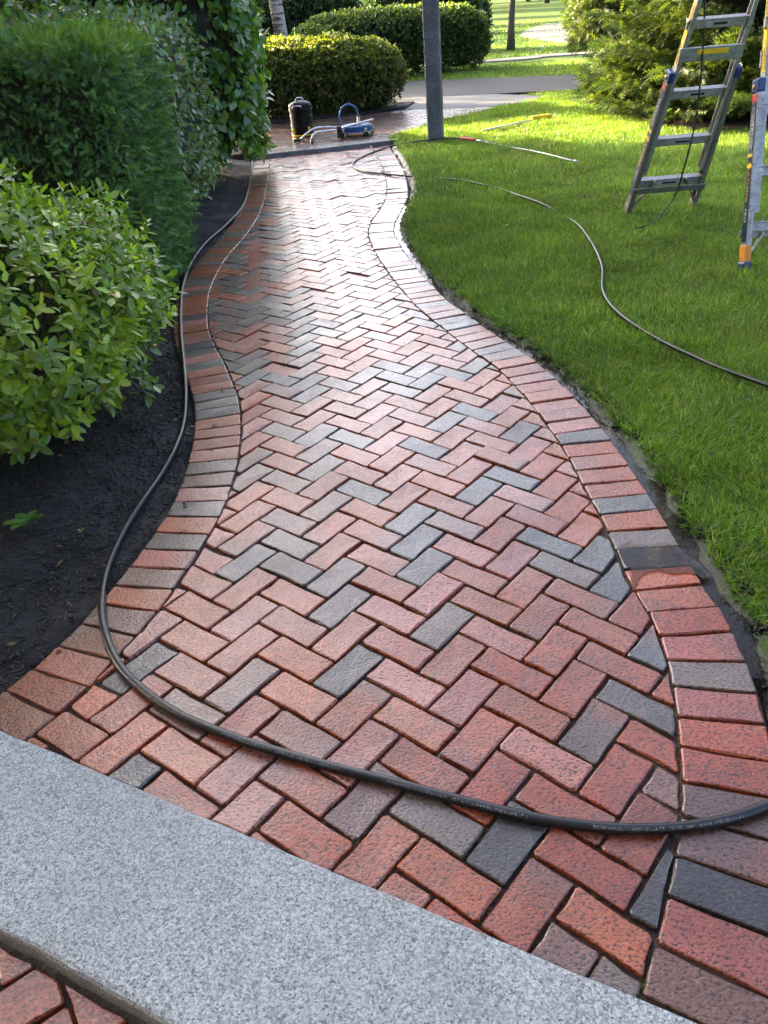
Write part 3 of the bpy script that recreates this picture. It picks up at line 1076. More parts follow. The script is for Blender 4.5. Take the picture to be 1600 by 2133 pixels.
link('lawn', me, M['lawn'], kind='structure')

# mulch bed on the left and under the clipped shrub
def bed_z(x, y):
    dl = dist_line(x, y, LEFT_EDGE[::2])
    return np.where(y < 11, -.022 + .06 * smooth(.02, .5, dl), TERR_Z - .02 + .05 * smooth(13.6, 14.3, y)) + .010 * wob(x * 4, y * 4, 0, 2.5, 3) + .006 * wob(x * 11, y * 11, 0, 2, 5)
xs2 = axis_lines(-1.7, -.5, .03, -9, -.42, 1.12)
ys2 = axis_lines(1.0, 5.0, .03, .3, 18.2, 1.06)
X, Y = np.meshgrid(xs2, ys2)
xf2, yf2 = X.ravel(), Y.ravel()
dl = dist_line(xf2, yf2, LEFT_EDGE[::2])
s = np.argsort(L_out[:, 1])
xl = np.interp(yf2, L_out[s, 1], L_out[s, 0])
inbed = (xf2 < xl + .0) | (yf2 > 11)
zz2 = bed_z(xf2, yf2)
zz2 = np.where(inbed, zz2, -.05)
zz2 = np.where(xf2 * e_nrm[0] + yf2 * e_nrm[1] < SLAB_OFF + .02, -.3, zz2)
zz2 = np.where((yf2 > 10.3) & (inpoly(xf2, yf2, TP)), -.05, zz2)
idx = np.arange(len(xs2) * len(ys2)).reshape(len(ys2), len(xs2))
F = np.stack([idx[:-1, :-1], idx[:-1, 1:], idx[1:, 1:], idx[1:, :-1]], -1).reshape(-1, 4)
me = fast_mesh('mulch_bed', np.c_[xf2, yf2, zz2], F, None, True)
link('mulch_bed', me, M['mulch'], kind='structure')
bushbed = surface_poly('mulch_strip', [(-2.6, 13.75), (-.75, 13.85), (.1, 14.05), (.9, 14.35), (1.12, 15.2), (.75, 16.3), (-2.6, 17.2)], TERR_Z + .03, M['mulch'], .08, kind='structure')
sb = catmull([(3.75, 10.3), (4.0, 9.75), (4.6, 9.45), (5.4, 9.3), (6.6, 9.6), (7.4, 11), (6.8, 12.6), (5.4, 13.0), (4.2, 12.4), (3.8, 11.3), (3.75, 10.3)], .3)[:-1]
surface_poly('needle_litter_bed', sb, TERR_Z + .016, M['brownmulch'], .08, kind='structure')

n = 30000
cx, cy = rng.uniform(-2.2, -.55, n), rng.uniform(1.0, 6.5, n) ** 1.0
xl = np.interp(cy, L_out[s, 1], L_out[s, 0])
k = cx < xl - .02
cx, cy = cx[k], cy[k]
cz = bed_z(cx, cy) + .003
nn = len(cx)
Rm = frames(np.c_[rng.normal(size=(nn, 2)), rng.normal(0, .25, nn)], np.c_[rng.normal(0, .35, (nn, 2)), np.ones(nn)])
tv = np.array([[-.5, 0, 0], [.5, .02, 0], [.42, 1, .03], [-.4, .9, 0], [-.5, 0, -.25], [.5, .02, -.25], [.42, 1, -.22], [-.4, .9, -.25]])
tf = np.array([[0, 1, 2], [0, 2, 3], [0, 4, 5], [0, 5, 1], [1, 5, 6], [1, 6, 2], [2, 6, 7], [2, 7, 3], [3, 7, 4], [3, 4, 0]])
scl = np.stack([rng.uniform(.002, .009, nn), rng.uniform(.006, .030, nn), rng.uniform(.003, .008, nn)], 1)
V, F, T = tile(tv, tf, np.c_[cx, cy, cz], Rm, scl, np.array([(.006, .005, .005), (.010, .008, .007), (.016, .012, .009), (.030, .021, .014), (.004, .004, .004), (.011, .010, .010)])[rng.integers(0, 6, nn)])
link('mulch_chips', fast_mesh('mulch_chips', V, F, T), M['chip'], kind='stuff')

# ------------------------------------------------------------------ water standing along the right edge
def puddle(name, pts, z, **kw):
    c = catmull(list(pts) + [pts[0]], .02)[:-1]
    c = c + rng.normal(0, .002, c.shape)
    return surface_poly(name, c, z, M['water'], .004, kind='structure')
def edge_strip(y0, y1, d0, d1, z, seed):
    k = (R_out[:, 1] > y0) & (R_out[:, 1] < y1)
    P = R_out[k]
    T = np.gradient(P, axis=0); T /= np.linalg.norm(T, axis=1)[:, None]
    N = np.stack([T[:, 1], -T[:, 0]], 1)
    t = np.linspace(0, 1, len(P))
    taper = np.sin(np.pi * np.clip(t, .02, .98)) ** .4
    a = P + N * (d0 + .01 * wob(P[:, 0] * 6, P[:, 1] * 6, 0, 3, seed))[:, None]
    b = P + N * ((d1 * taper) + .018 * wob(P[:, 0] * 6, P[:, 1] * 6, 0, 3, seed + 2))[:, None]
    return surface_poly('puddle', np.vstack([a, b[::-1]]), z, M['water'], .004, kind='structure')
edge_strip(1.35, 2.75, -.02, .085, -.008, 1)
edge_strip(2.9, 4.3, 0, .05, -.008, 5)
edge_strip(4.4, 7.2, 0, .045, -.006, 9)
puddle('puddle', [G(x, y, .0045)[:2] for x, y in ((1288, 1142), (1310, 1130), (1345, 1134), (1390, 1131), (1420, 1143), (1436, 1160), (1462, 1172), (1480, 1200), (1462, 1205), (1440, 1192), (1405, 1195), (1372, 1187), (1340, 1195), (1328, 1215), (1318, 1222), (1312, 1205), (1316, 1186), (1300, 1170))], .0045)
for pts in ([(793, 357), (805, 354), (818, 355), (830, 351), (845, 353), (838, 356), (824, 357), (812, 359), (800, 359)], [(800, 411), (812, 409), (824, 411), (836, 407), (850, 410), (842, 413), (830, 412), (818, 415), (806, 414)]):
    puddle('puddle', [G(x, y, .005)[:2] for x, y in pts], .005)

# ------------------------------------------------------------------ grass
GB = (np.array([[-.5, 0, 0], [.5, 0, 0], [-.4, .45, .05], [.4, .45, .05], [0, 1, .32]]), np.array([[0, 1, 3], [0, 3, 2], [2, 3, 4]]))
GB1 = (np.array([[-.5, 0, 0], [.5, 0, 0], [0, 1, .25]]), np.array([[0, 1, 2]]))
def grass(name, n, area_fn, hmin, hmax, w, tmpl, cols, lean=.55, clump=True):
    x, y = area_fn(n)
    k = zone(x, y) > .5
    x, y = x[k], y[k]
    dd = np.full(x.shape, 9.0)
    nr = y < 12
    dd[nr] = edge_d(x[nr], y[nr])
    k = dd + .04 * wob(x * 5, y * 5, 0, 3, 6) > .065
    k &= ~inpoly(x, y, sb)
    x, y, dd = x[k], y[k], dd[k]
    n = len(x)
    z = lawn_z(x, y) - .004
    patch = wob(x, y, 0, 1.6, 4.0)
    bend = np.stack([wob(x, y, 0, 3.2, 1.0), wob(x, y, 0, 3.1, 9.0)], 1) * .75 + rng.normal(0, lean * .6, (n, 2))
    up = np.c_[bend, np.ones(n)]
    nrm = np.c_[rng.normal(size=(n, 2)), rng.normal(0, .2, n)]
    Rm = frames(up, nrm)
    h = rng.uniform(hmin, hmax, n) * (1 + .35 * patch + .25 * wob(x, y, 0, 5.5, 1.3))
    ww = w * rng.uniform(.7, 1.3, n)
    S = np.stack([ww, h, h], 1)
    c = np.array(cols)
    ti = c[rng.integers(0, len(c), n)] * rng.uniform(.65, 1.35, (n, 1)) * (1 + .30 * patch + .22 * wob(x, y, 0, 4.5, 3.3))[:, None]
    dry = (rng.random(n) < .07 + .10 * (wob(x, y, 0, 2.3, 12) > .55))
    ti[dry] = np.array([.24, .20, .10])
    V, F, T = tile(tmpl[0], tmpl[1], np.c_[x, y, z], Rm, S, ti)
    link(name, fast_mesh(name, V, F, T), M['grassblade'], kind='stuff')
GC = [(.090, .175, .024), (.115, .195, .028), (.062, .135, .022), (.14, .195, .045), (.20, .26, .13)]  # the palest colour paints sky highlights onto some blades
def area_box(x0, x1, y0, y1, py=1.0):
    return lambda n: (rng.uniform(x0, x1, n), y0 + (y1 - y0) * rng.random(n) ** py)
grass('grass', 80000, area_box(.7, 2.6, 1.0, 3.6), .028, .062, .0034, GB, GC, .95)
grass('grass', 120000, area_box(.2, 3.6, 3.4, 7.0), .03, .06, .0044, GB, GC, .9)
grass('grass', 90000, area_box(.2, 5.5, 6.9, 11.2), .035, .068, .0075, GB1, GC, .75)
grass('grass', 80000, area_box(.5, 7.5, 11.0, 15.0), .035, .065, .009, GB1, GC, .6)
def strip_far(n):
    t = rng.random(n)
    x = rng.uniform(-7, 13, n)
    y = np.interp(x, [-6, 1.18, 5.47, 10.5, 17], [23.6, 20.0, 17.7, 15.2, 12]) + .1 + rng.random(n) * 4.4
    return x, y
grass('grass', 45000, strip_far, .04, .075, .014, GB1, GC, .5)
grass('grass', 50000, lambda n: (rng.uniform(-4, 22, n), 25.2 + 35 * rng.random(n) ** 1.5), .05, .09, .03, GB1, GC, .5)

# leafy weeds along the wet edge: broad blades
k = (R_out[:, 1] > 1.3) & (R_out[:, 1] < 5.5)
P = R_out[k]
T_ = np.gradient(P, axis=0); T_ /= np.linalg.norm(T_, axis=1)[:, None]
N_ = np.stack([T_[:, 1], -T_[:, 0]], 1)
n = 5200
ii = rng.integers(0, len(P), n)
off = .06 + np.abs(rng.normal(0, .07, n))
pp = P[ii] + N_[ii] * off[:, None] + T_[ii] * rng.normal(0, .02, (n, 1))
kk = wob(pp[:, 0] * 3, pp[:, 1] * 3, 0, 2.2, 3) > -.15
pp = pp[kk]; n = len(pp)
Rm = frames(np.c_[rng.normal(0, .8, (n, 2)), np.full(n, .6)], np.c_[rng.normal(0, .4, (n, 2)), np.ones(n)])
ti = np.array([(.10, .20, .02), (.085, .18, .025), (.13, .22, .03)])[rng.integers(0, 3, n)]
V, F, T = tile(GB[0] * np.array([1, 1, -1]), GB[1], np.c_[pp, lawn_z(pp[:, 0], pp[:, 1]) - .012], Rm, np.stack([rng.uniform(.005, .009, n), rng.uniform(.03, .065, n), rng.uniform(.03, .06, n)], 1), ti)
link('edge_grass', fast_mesh('edge_grass', V, F, T), M['grassblade'], kind='stuff')

# crumbs of wet mud along the lawn edge, grit and moss in the joints
TET = (np.array([[0, 0, .8], [.9, .1, -.2], [-.5, .8, -.25], [-.45, -.75, -.15], [.1, .05, -.7], [.5, .55, .3], [-.6, .05, .35]]),
       np.array([[0, 1, 5], [0, 5, 2], [0, 2, 6], [0, 6, 3], [0, 3, 1], [1, 4, 5], [5, 4, 2], [2, 4, 6], [6, 4, 3], [3, 4, 1]]))
n = 5200
k = (R_out[:, 1] > 1.2) & (R_out[:, 1] < 9.5)
P = R_out[k]
T_ = np.gradient(P, axis=0); T_ /= np.linalg.norm(T_, axis=1)[:, None]
N_ = np.stack([T_[:, 1], -T_[:, 0]], 1)
ii = rng.integers(0, len(P), n)
off = np.clip(rng.normal(.075, .025, n) + .02 * wob(P[ii, 0] * 8, P[ii, 1] * 8, 0, 2, 4), .025, .16)
pp = P[ii] + N_[ii] * off[:, None] + T_[ii] * rng.normal(0, .02, (n, 1))
zc = -.026 + .042 * smooth(.03, .10, off) + rng.normal(0, .003, n)
V, F, T = tile(TET[0], TET[1], np.c_[pp, zc], frames(unit(n), unit(n)), rng.uniform(.003, .012, n) * rng.uniform(.6, 1.2, n), np.tile(np.array([[1.0, 0, 0]]), (n, 1)))
link('mud_crumbs', fast_mesh('mud_crumbs', V, F, T), M['lawn'], kind='stuff')
jp = []
jr = random.Random(21)
for yy, poly, code, ax in field:
    if yy > 3.6: break
    for a_, b_ in zip(poly, poly[1:] + poly[:1]):
        for q_ in range(jr.choice((0, 1, 1, 2, 3))):
            t_ = jr.random()
            e_ = b_ - a_
            jp.append(a_ + e_ * t_ + np.array([e_[1], -e_[0]]) / (np.linalg.norm(e_) + 1e-6) * jr.uniform(.0005, .004))
jp = np.array(jp)
n = len(jp)
V, F, T = tile(TET[0], TET[1], np.c_[jp, rng.uniform(-.010, -.003, n)], frames(unit(n), unit(n)), rng.uniform(.0012, .0034, n), np.array([(.09, .05, .035), (.05, .04, .03), (.14, .10, .07)])[rng.integers(0, 3, n)])
link('joint_grit', fast_mesh('joint_grit', V, F, T), M['brick'], path, kind='stuff')
sel = jp[rng.random(n) < .10]
jj = np.repeat(sel, 6, axis=0) + rng.normal(0, .0025, (len(sel) * 6, 2))
n = len(jj)
V, F, T = tile(GB[0], GB[1], np.c_[jj, np.full(n, -.009)], frames(np.c_[rng.normal(0, .6, (n, 2)), np.ones(n)], np.c_[rng.normal(size=(n, 2)), np.zeros(n)]), np.stack([rng.uniform(.0012, .002, n), rng.uniform(.008, .018, n), rng.uniform(.008, .018, n)], 1), np.array([(.11, .14, .03), (.16, .15, .05), (.08, .11, .03)])[rng.integers(0, 3, n)])
link('joint_moss', fast_mesh('joint_moss', V, F, T), M['grassblade'], path, kind='stuff')

# ------------------------------------------------------------------ shrubs and hedges
def rounded(n, c, r, p=5.0, lo_cut=0.0, vis=None):
    """points and outward normals on a rounded box; c centre, r half sizes"""
    r = np.asarray(r, float)
    a = np.array([r[1] * r[2], r[1] * r[2], r[0] * r[2], r[0] * r[2], r[0] * r[1], 0.0])
    f = rng.choice(6, n, p=a / a.sum())
    u = rng.uniform(-1, 1, (n, 3))
    ax = f // 2
    u[np.arange(n), ax] = np.where(f % 2 == 0, 1, -1)
    nm = (np.abs(u) ** p).sum(1) ** (1 / p)
    q = u / nm[:, None]
    N = np.sign(q) * np.abs(q) ** (p - 1) / r
    N /= np.linalg.norm(N, axis=1)[:, None]
    return np.asarray(c) + q * r, N

def core(name, c, r, p, mat, parent, bump_s=.06, seed=1.0, res=28):  # solid dark lump inside the foliage: blocks light, stands for interior shade
    u = np.linspace(-1, 1, res)
    mb_v, mb_f = [], []
    for axx in range(3):
        for sgn in (-1, 1):
            if axx == 2 and sgn == -1: continue
            A_, B_ = np.meshgrid(u, u)
            q = np.zeros((res * res, 3))
            q[:, axx] = sgn
            q[:, (axx + 1) % 3] = A_.ravel(); q[:, (axx + 2) % 3] = B_.ravel()
            nm = (np.abs(q) ** p).sum(1) ** (1 / p)
            q = q / nm[:, None]
            Pn = np.asarray(c) + q * np.asarray(r)
            Pn += q * (bump_s * wob(Pn[:, 0] * 3, Pn[:, 1] * 3, Pn[:, 2] * 3, 1.5, seed))[:, None]
            o = sum(len(v) for v in mb_v)
            mb_v.append(Pn)
            ix = np.arange(res * res).reshape(res, res) + o
            f = np.stack([ix[:-1, :-1], ix[:-1, 1:], ix[1:, 1:], ix[1:, :-1]], -1).reshape(-1, 4)
            mb_f.append(f if sgn > 0 else f[:, ::-1])
    return link(name, fast_mesh(name, np.vstack(mb_v), np.vstack(mb_f), None, True), mat, parent)

CAMP = np.array([0, 0, CAM_H])
def pixel(P):
    q = (P - CAMP) @ RC.T
    return 800 + FPX * q[:, 0] / q[:, 2], 1066.5 + FPX * q[:, 1] / q[:, 2], q[:, 2]

def leaf_parts(parent, root_loc, tmpl, pos, R, sc, tint, mat, name='leaf', n_parts=300):
    """the leaves that show largest become objects, the rest one mesh"""
    px, py, dep = pixel(pos)
    vis = (px > -10) & (px < 1610) & (py > -10) & (py < 2140) & (dep > 0)
    face = np.abs(np.einsum('ni,ni->n', R[:, :, 2], (CAMP - pos) / np.linalg.norm(CAMP - pos, axis=1)[:, None]))
    score = np.where(vis, sc.max(1) / np.maximum(dep, .1) * (.3 + face), -1)
    order = np.argsort(-score)
    # prefer leaves nearest the camera side of their neighbours
    sel = order[:n_parts]
    rest = np.ones(len(pos), bool); rest[sel] = False
    variants = []
    for v in range(14):
        t = tint[sel[v * len(sel) // 14]]
        V = tmpl[0] * np.array([1, 1, rng.uniform(.4, 1.6)])
        me = fast_mesh(name, V, tmpl[1], np.repeat(t[None], len(V), 0))
        me.materials.append(mat)
        variants.append((t, me))
    inv = Matrix.Translation(-Vector(root_loc))
    for i in sel:
        me = variants[int(np.argmin([np.abs(t - tint[i]).sum() + rng.random() * .02 for t, _ in variants]))][1]
        o = bpy.data.objects.new(name, me)
        COL.objects.link(o)
        m4 = Matrix.Identity(4)
        for a in range(3):
            for b in range(3): m4[a][b] = R[i][a][b] * sc[i][b]
            m4[a][3] = pos[i][a]
        o.parent = parent
        o.matrix_basis = inv @ m4
    V, F, T = tile(tmpl[0], tmpl[1], pos[rest], R[rest], sc[rest], tint[rest])
    link('foliage', fast_mesh('foliage', V, F, T), mat, parent, kind='stuff')

# --- azalea / rhododendron in the foreground
AZ = np.array([-1.64, 3.36, 0.0])
azalea = empty('flowering_shrub', AZ, 'bright green broad-leaved shrub with leaf rosettes beside the left edge of the brick path', 'shrub')
nb = 1450
u = unit(nb * 2)
u = u[u[:, 2] > -.75][:nb]
lob = 1 + .19 * wob(u[:, 0] * 2.2, u[:, 1] * 2.2, u[:, 2] * 2.2, 1.6, 2.0)
rad = np.array([.72, 1.08, .56])
shell = rng.uniform(.62, 1.0, len(u)) ** .5
tips = AZ + np.array([0, 0, .485]) + u * rad * (lob * shell)[:, None]
tips[:, 2] = np.maximum(tips[:, 2], .07 + rng.random(len(u)) * .1)
low_cut = (tips[:, 2] < .16) & (rng.random(len(u)) < .6)
tips, u = tips[~low_cut], u[~low_cut]
dirs = u * .8 + np.array([0, 0, .55]) + rng.normal(0, .25, u.shape)
dirs /= np.linalg.norm(dirs, axis=1)[:, None]
pos, dd, nn_, ss, tt = [], [], [], [], []
base_cols = np.array([(.19, .30, .024), (.25, .36, .030), (.14, .23, .034), (.32, .42, .036), (.16, .26, .042)])
for t, dr in zip(tips, dirs):
    m = rng.integers(6, 11)
    a0 = rng.random() * 6.28
    dr = dr + np.array([0, 0, .5]); dr /= np.linalg.norm(dr)
    x = np.cross(dr, (0.3, .2, 1.0)); x /= np.linalg.norm(x)
    yv = np.cross(dr, x)
    bc = base_cols[rng.integers(0, 5)] * rng.uniform(.8, 1.2)
    young = rng.random() < .22
    for i in range(m):
        f_ = i / m                                    # lower leaves spread, top ones stand up
        a = a0 + i * 2.399 + rng.normal(0, .2)
        el = -.1 + 1.15 * f_ + rng.normal(0, .15)
        o = (math.cos(a) * x + math.sin(a) * yv) * math.cos(el) + dr * math.sin(el)
        pos.append(t + dr * (-.085 + .095 * f_ + rng.uniform(-.006, .006))); dd.append(o); nn_.append(dr - o * (dr @ o) + rng.normal(0, .22, 3))
        L = rng.uniform(.040, .074) * (1.05 - .35 * f_) * (.9 if young else 1.1)
        ss.append((L * rng.uniform(.85, 1.2), L, L))
        c = bc * rng.uniform(.75, 1.25)
        if young: c = c * np.array([1.25, 1.25, .8])
        if f_ < .25 and rng.random() < .05: c = np.array([.40, .30, .03])
        if rng.random() < .01: c = np.array([.14, .08, .03])
        tt.append(c)
pos, dd, nn_, ss, tt = map(np.array, (pos, dd, nn_, ss, tt))
leaf_parts(azalea, AZ, LEAF_OVAL, pos, frames(dd, nn_), ss, tt, M['leaf_gloss'])
tw = MB()
for i in range(0, len(tips), 16):
    b0 = AZ + np.array([rng.normal(0, .16), rng.normal(0, .22), .02])
    mid = b0 * .45 + tips[i] * .55 + np.array([rng.normal(0, .05), rng.normal(0, .05), -.07])
    tw.tube(catmull([b0, mid, tips[i]], .12), np.linspace(.008, .002, len(catmull([b0, mid, tips[i]], .12))), 4, False)
tw.build('branchwork', M['twig'], azalea, kind='stuff')

# --- clipped yew
def needle_hedge(name, c, r, p, n, sl, cols, label, cat, seed, mat='needle', tmpl=SPRIG_YEW, lit_top_cols=None, depth=.12, core_in=.10, up_bias=.1, vis_only=True, group=None, cur=None):
    c, r = np.asarray(c, float), np.asarray(r, float)
    root = empty(name, (c[0], c[1], 0), label, cat, group)
    P, N = rounded(n, c, r, p)
    if vis_only:
        k = (np.einsum('ni,ni->n', N, CAMP - P) > -.45) | (N[:, 2] > .6)
        P, N = P[k], N[k]
    lump = wob(P[:, 0] * 2, P[:, 1] * 2, P[:, 2] * 2, 1.7, seed)
    fine = wob(P[:, 0] * 6, P[:, 1] * 6, P[:, 2] * 6, 1.6, seed + 3)
    P = P + N * (.05 * lump + .04 * fine - rng.random(len(P)) ** 1.7 * depth)[:, None]
    D = N * .8 + rng.normal(0, .62, P.shape) + np.array([0, 0, up_bias])
    Rm = frames(D, N + rng.normal(0, .5, P.shape))
    S = rng.uniform(sl * .65, sl * 1.25, len(P))
    cc = np.array(cols)
    ti = cc[rng.integers(0, len(cc), len(P))] * (1 + .3 * fine + .15 * lump)[:, None] * rng.uniform(.75, 1.25, (len(P), 1))
    if lit_top_cols is not None:  # upward sprigs recoloured: light falling on the top put into their colour
        tc = np.array(lit_top_cols)
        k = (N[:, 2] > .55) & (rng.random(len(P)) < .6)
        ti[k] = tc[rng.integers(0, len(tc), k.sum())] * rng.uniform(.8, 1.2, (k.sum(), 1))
    V, F, T = tile(tmpl[0], tmpl[1], P, Rm, S, ti)
    link('foliage', fast_mesh('foliage', V, F, T), M[mat], root, kind='stuff')
    core('shade_core', c, r - core_in, p, M['inner'], root, .04, seed)
    return root
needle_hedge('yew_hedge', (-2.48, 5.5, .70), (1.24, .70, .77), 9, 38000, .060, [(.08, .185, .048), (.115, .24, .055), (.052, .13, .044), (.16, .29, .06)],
             'dark green clipped yew hedge with fine needles behind the bright leafy shrub', 'hedge', 1.0, lit_top_cols=[(.19, .30, .045), (.16, .26, .04)])  # top colours paint the skylight on the clipped top

# --- pale oval-leaved hedge
def leafy_hedge(name, c, r, p, n, ln, cols, label, cat, seed, tmpl, mat, hang=0.0, depth=.16, core_in=.12, parts=300, wr=1.0, group=None, visible=True, amp=.07):
    c, r = np.asarray(c, float), np.asarray(r, float)
    root_loc = np.array([c[0], c[1], 0.0])
    root = empty(name, root_loc, label, cat, group)
    P, N = rounded(n, c, r, p)
    if visible:
        k = (np.einsum('ni,ni->n', N, CAMP - P) > -.35) | (N[:, 2] > .6)
        P, N = P[k], N[k]
    lump = wob(P[:, 0] * 2, P[:, 1] * 2, P[:, 2] * 2, 1.6, seed)
    P = P + N * (amp * lump + amp * .5 * wob(P[:, 0] * 7, P[:, 1] * 7, P[:, 2] * 7, 1, seed + 5) - rng.random(len(P)) ** 1.6 * depth + rng.random(len(P)) ** 6 * .10)[:, None]
    P[:, 2] = np.maximum(P[:, 2], .05)
    D = rng.normal(0, .65, P.shape) + N * .25 + np.array([0, 0, .35 - hang])
    Nn = N * .7 + np.array([0, 0, .45]) + rng.normal(0, .45, P.shape)
    Rm = frames(D, Nn)
    L = rng.uniform(ln * .65, ln * 1.25, len(P))
    S = np.stack([L * wr, L, L], 1)
    cc = np.array(cols)
    ti = cc[rng.integers(0, len(cc), len(P))] * rng.uniform(.75, 1.25, (len(P), 1)) * (1 + .2 * lump)[:, None]
    if parts: leaf_parts(root, root_loc, tmpl, P, Rm, S, ti, mat, n_parts=parts)
    else:
        V, F, T = tile(tmpl[0], tmpl[1], P, Rm, S, ti)
        link('foliage', fast_mesh('foliage', V, F, T), mat, root, kind='stuff')
    core('shade_core', c, r - core_in, p, M['inner'], root, .05, seed)
    return root
leafy_hedge('oval_leaved_hedge', (-2.32, 7.5, .82), (.98, 1.42, .78), 5, 9500, .062, [(.12, .20, .08), (.155, .235, .12), (.095, .175, .055), (.18, .235, .10), (.20, .19, .08), (.11, .21, .05)],
            'hedge of pale grey-green oval leaves between the dark yew and the heart-leaved climber', 'hedge', 4.0, LEAF_OVAL, M['leaf_gloss'], .2, parts=300, wr=1.35)
leafy_hedge('leafy_climber', (-1.85, 9.75, 1.75), (.88, .98, 1.85), 4, 9000, .095, [(.085, .185, .03), (.11, .22, .04), (.07, .155, .038), (.10, .19, .075), (.20, .30, .04)],
            'tall column of hanging heart-shaped leaves at the left of the far step', 'climber', 7.0, LEAF_WIDE, M['leaf_gloss'], 1.0, parts=300, wr=.95, amp=.1)
# --- clipped shrub behind the drum, hedge beyond the drive
def clump_sprig():
    V, F = [], []
    r_ = np.random.default_rng(2)
    for i in range(9):
        d = r_.normal(size=3); d[1] = abs(d[1]) + .4; d /= np.linalg.norm(d)
        s = np.cross(d, r_.normal(size=3)); s /= np.linalg.norm(s)
        o = len(V); b = np.array([0, .1 * i, 0]) * .8
        V += [b, b + d * .22 + s * .12, b + d * .22 - s * .12, b + d * .46]
        F += [(o, o + 1, o + 2), (o + 1, o + 3, o + 2)]
    return np.array(V), np.array(F)
CLUMP = clump_sprig()
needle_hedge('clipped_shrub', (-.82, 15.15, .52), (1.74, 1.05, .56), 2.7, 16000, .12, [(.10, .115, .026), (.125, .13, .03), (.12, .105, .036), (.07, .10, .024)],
             'rounded clipped shrub with sunlit yellow-green top behind the black drum', 'shrub', 9.0, 'leaf', CLUMP, [(.20, .21, .028), (.17, .19, .028)], .20, .14)  # sunlight on the top is painted by its yellower colours
needle_hedge('garden_hedge', (1.15, 22.4, .70), (2.35, 1.0, .68), 3.4, 17000, .16, [(.065, .105, .036), (.08, .125, .04), (.052, .09, .032), (.10, .14, .04)],
             'long dark green hedge across the drive behind the granite post', 'hedge', 12.0, 'leaf', CLUMP, [(.13, .17, .035), (.15, .16, .035)], .24, .14)  # paler top colours paint the sunlit upper side
needle_hedge('golden_shrub', (-.75, 20.7, .55), (.55, .5, .62), 3, 3500, .14, [(.085, .13, .025), (.10, .15, .03), (.07, .11, .02)],
             'small yellow-green feathery shrub at the left end of the far hedge', 'shrub', 15.0, 'leaf', CLUMP, None, .15, .14)
needle_hedge('upright_yew', (6.25, 20.3, 2.0), (1.25, 1.2, 2.1), 3, 17000, .15, [(.06, .085, .018), (.085, .115, .022), (.11, .14, .026)],
             'tall dense upright evergreen at the edge of the drive left of the spruce', 'evergreen', 18.0, 'needle', SPRIG_YEW, None, .25, .18)
needle_hedge('dark_bush', (5.4, 46, .75), (1.9, 1.2, .8), 3, 3000, .3, [(.025, .045, .02), (.03, .055, .02)],
             'low dark bush on the far lawn beside the slim tree trunk', 'bush', 21.0, 'leaf', CLUMP, None, .3, .2)

for i_, (x_, y_, w_, h_, lb_) in enumerate(((-4.2, 22.5, 1.6, 1.5, 'dark broad bush in the shade behind the birch'), (-1.6, 28.0, 2.2, 1.95, 'low dark thicket beyond the long hedge, behind the birch'), (2.6, 31.0, 2.0, 1.75, 'low dark thicket showing over the long hedge'), (-7.5, 26, 2.4, 2.4, 'tall dark thicket far left of the birch'))):
    needle_hedge('thicket', (x_, y_, h_ * .5), (w_, 1.2, h_ * .55), 3, 4500, .26, [(.03, .055, .022), (.04, .07, .025), (.025, .05, .028)], lb_, 'bush', 30.0 + i_, 'leaf', CLUMP, None, .3, .2)

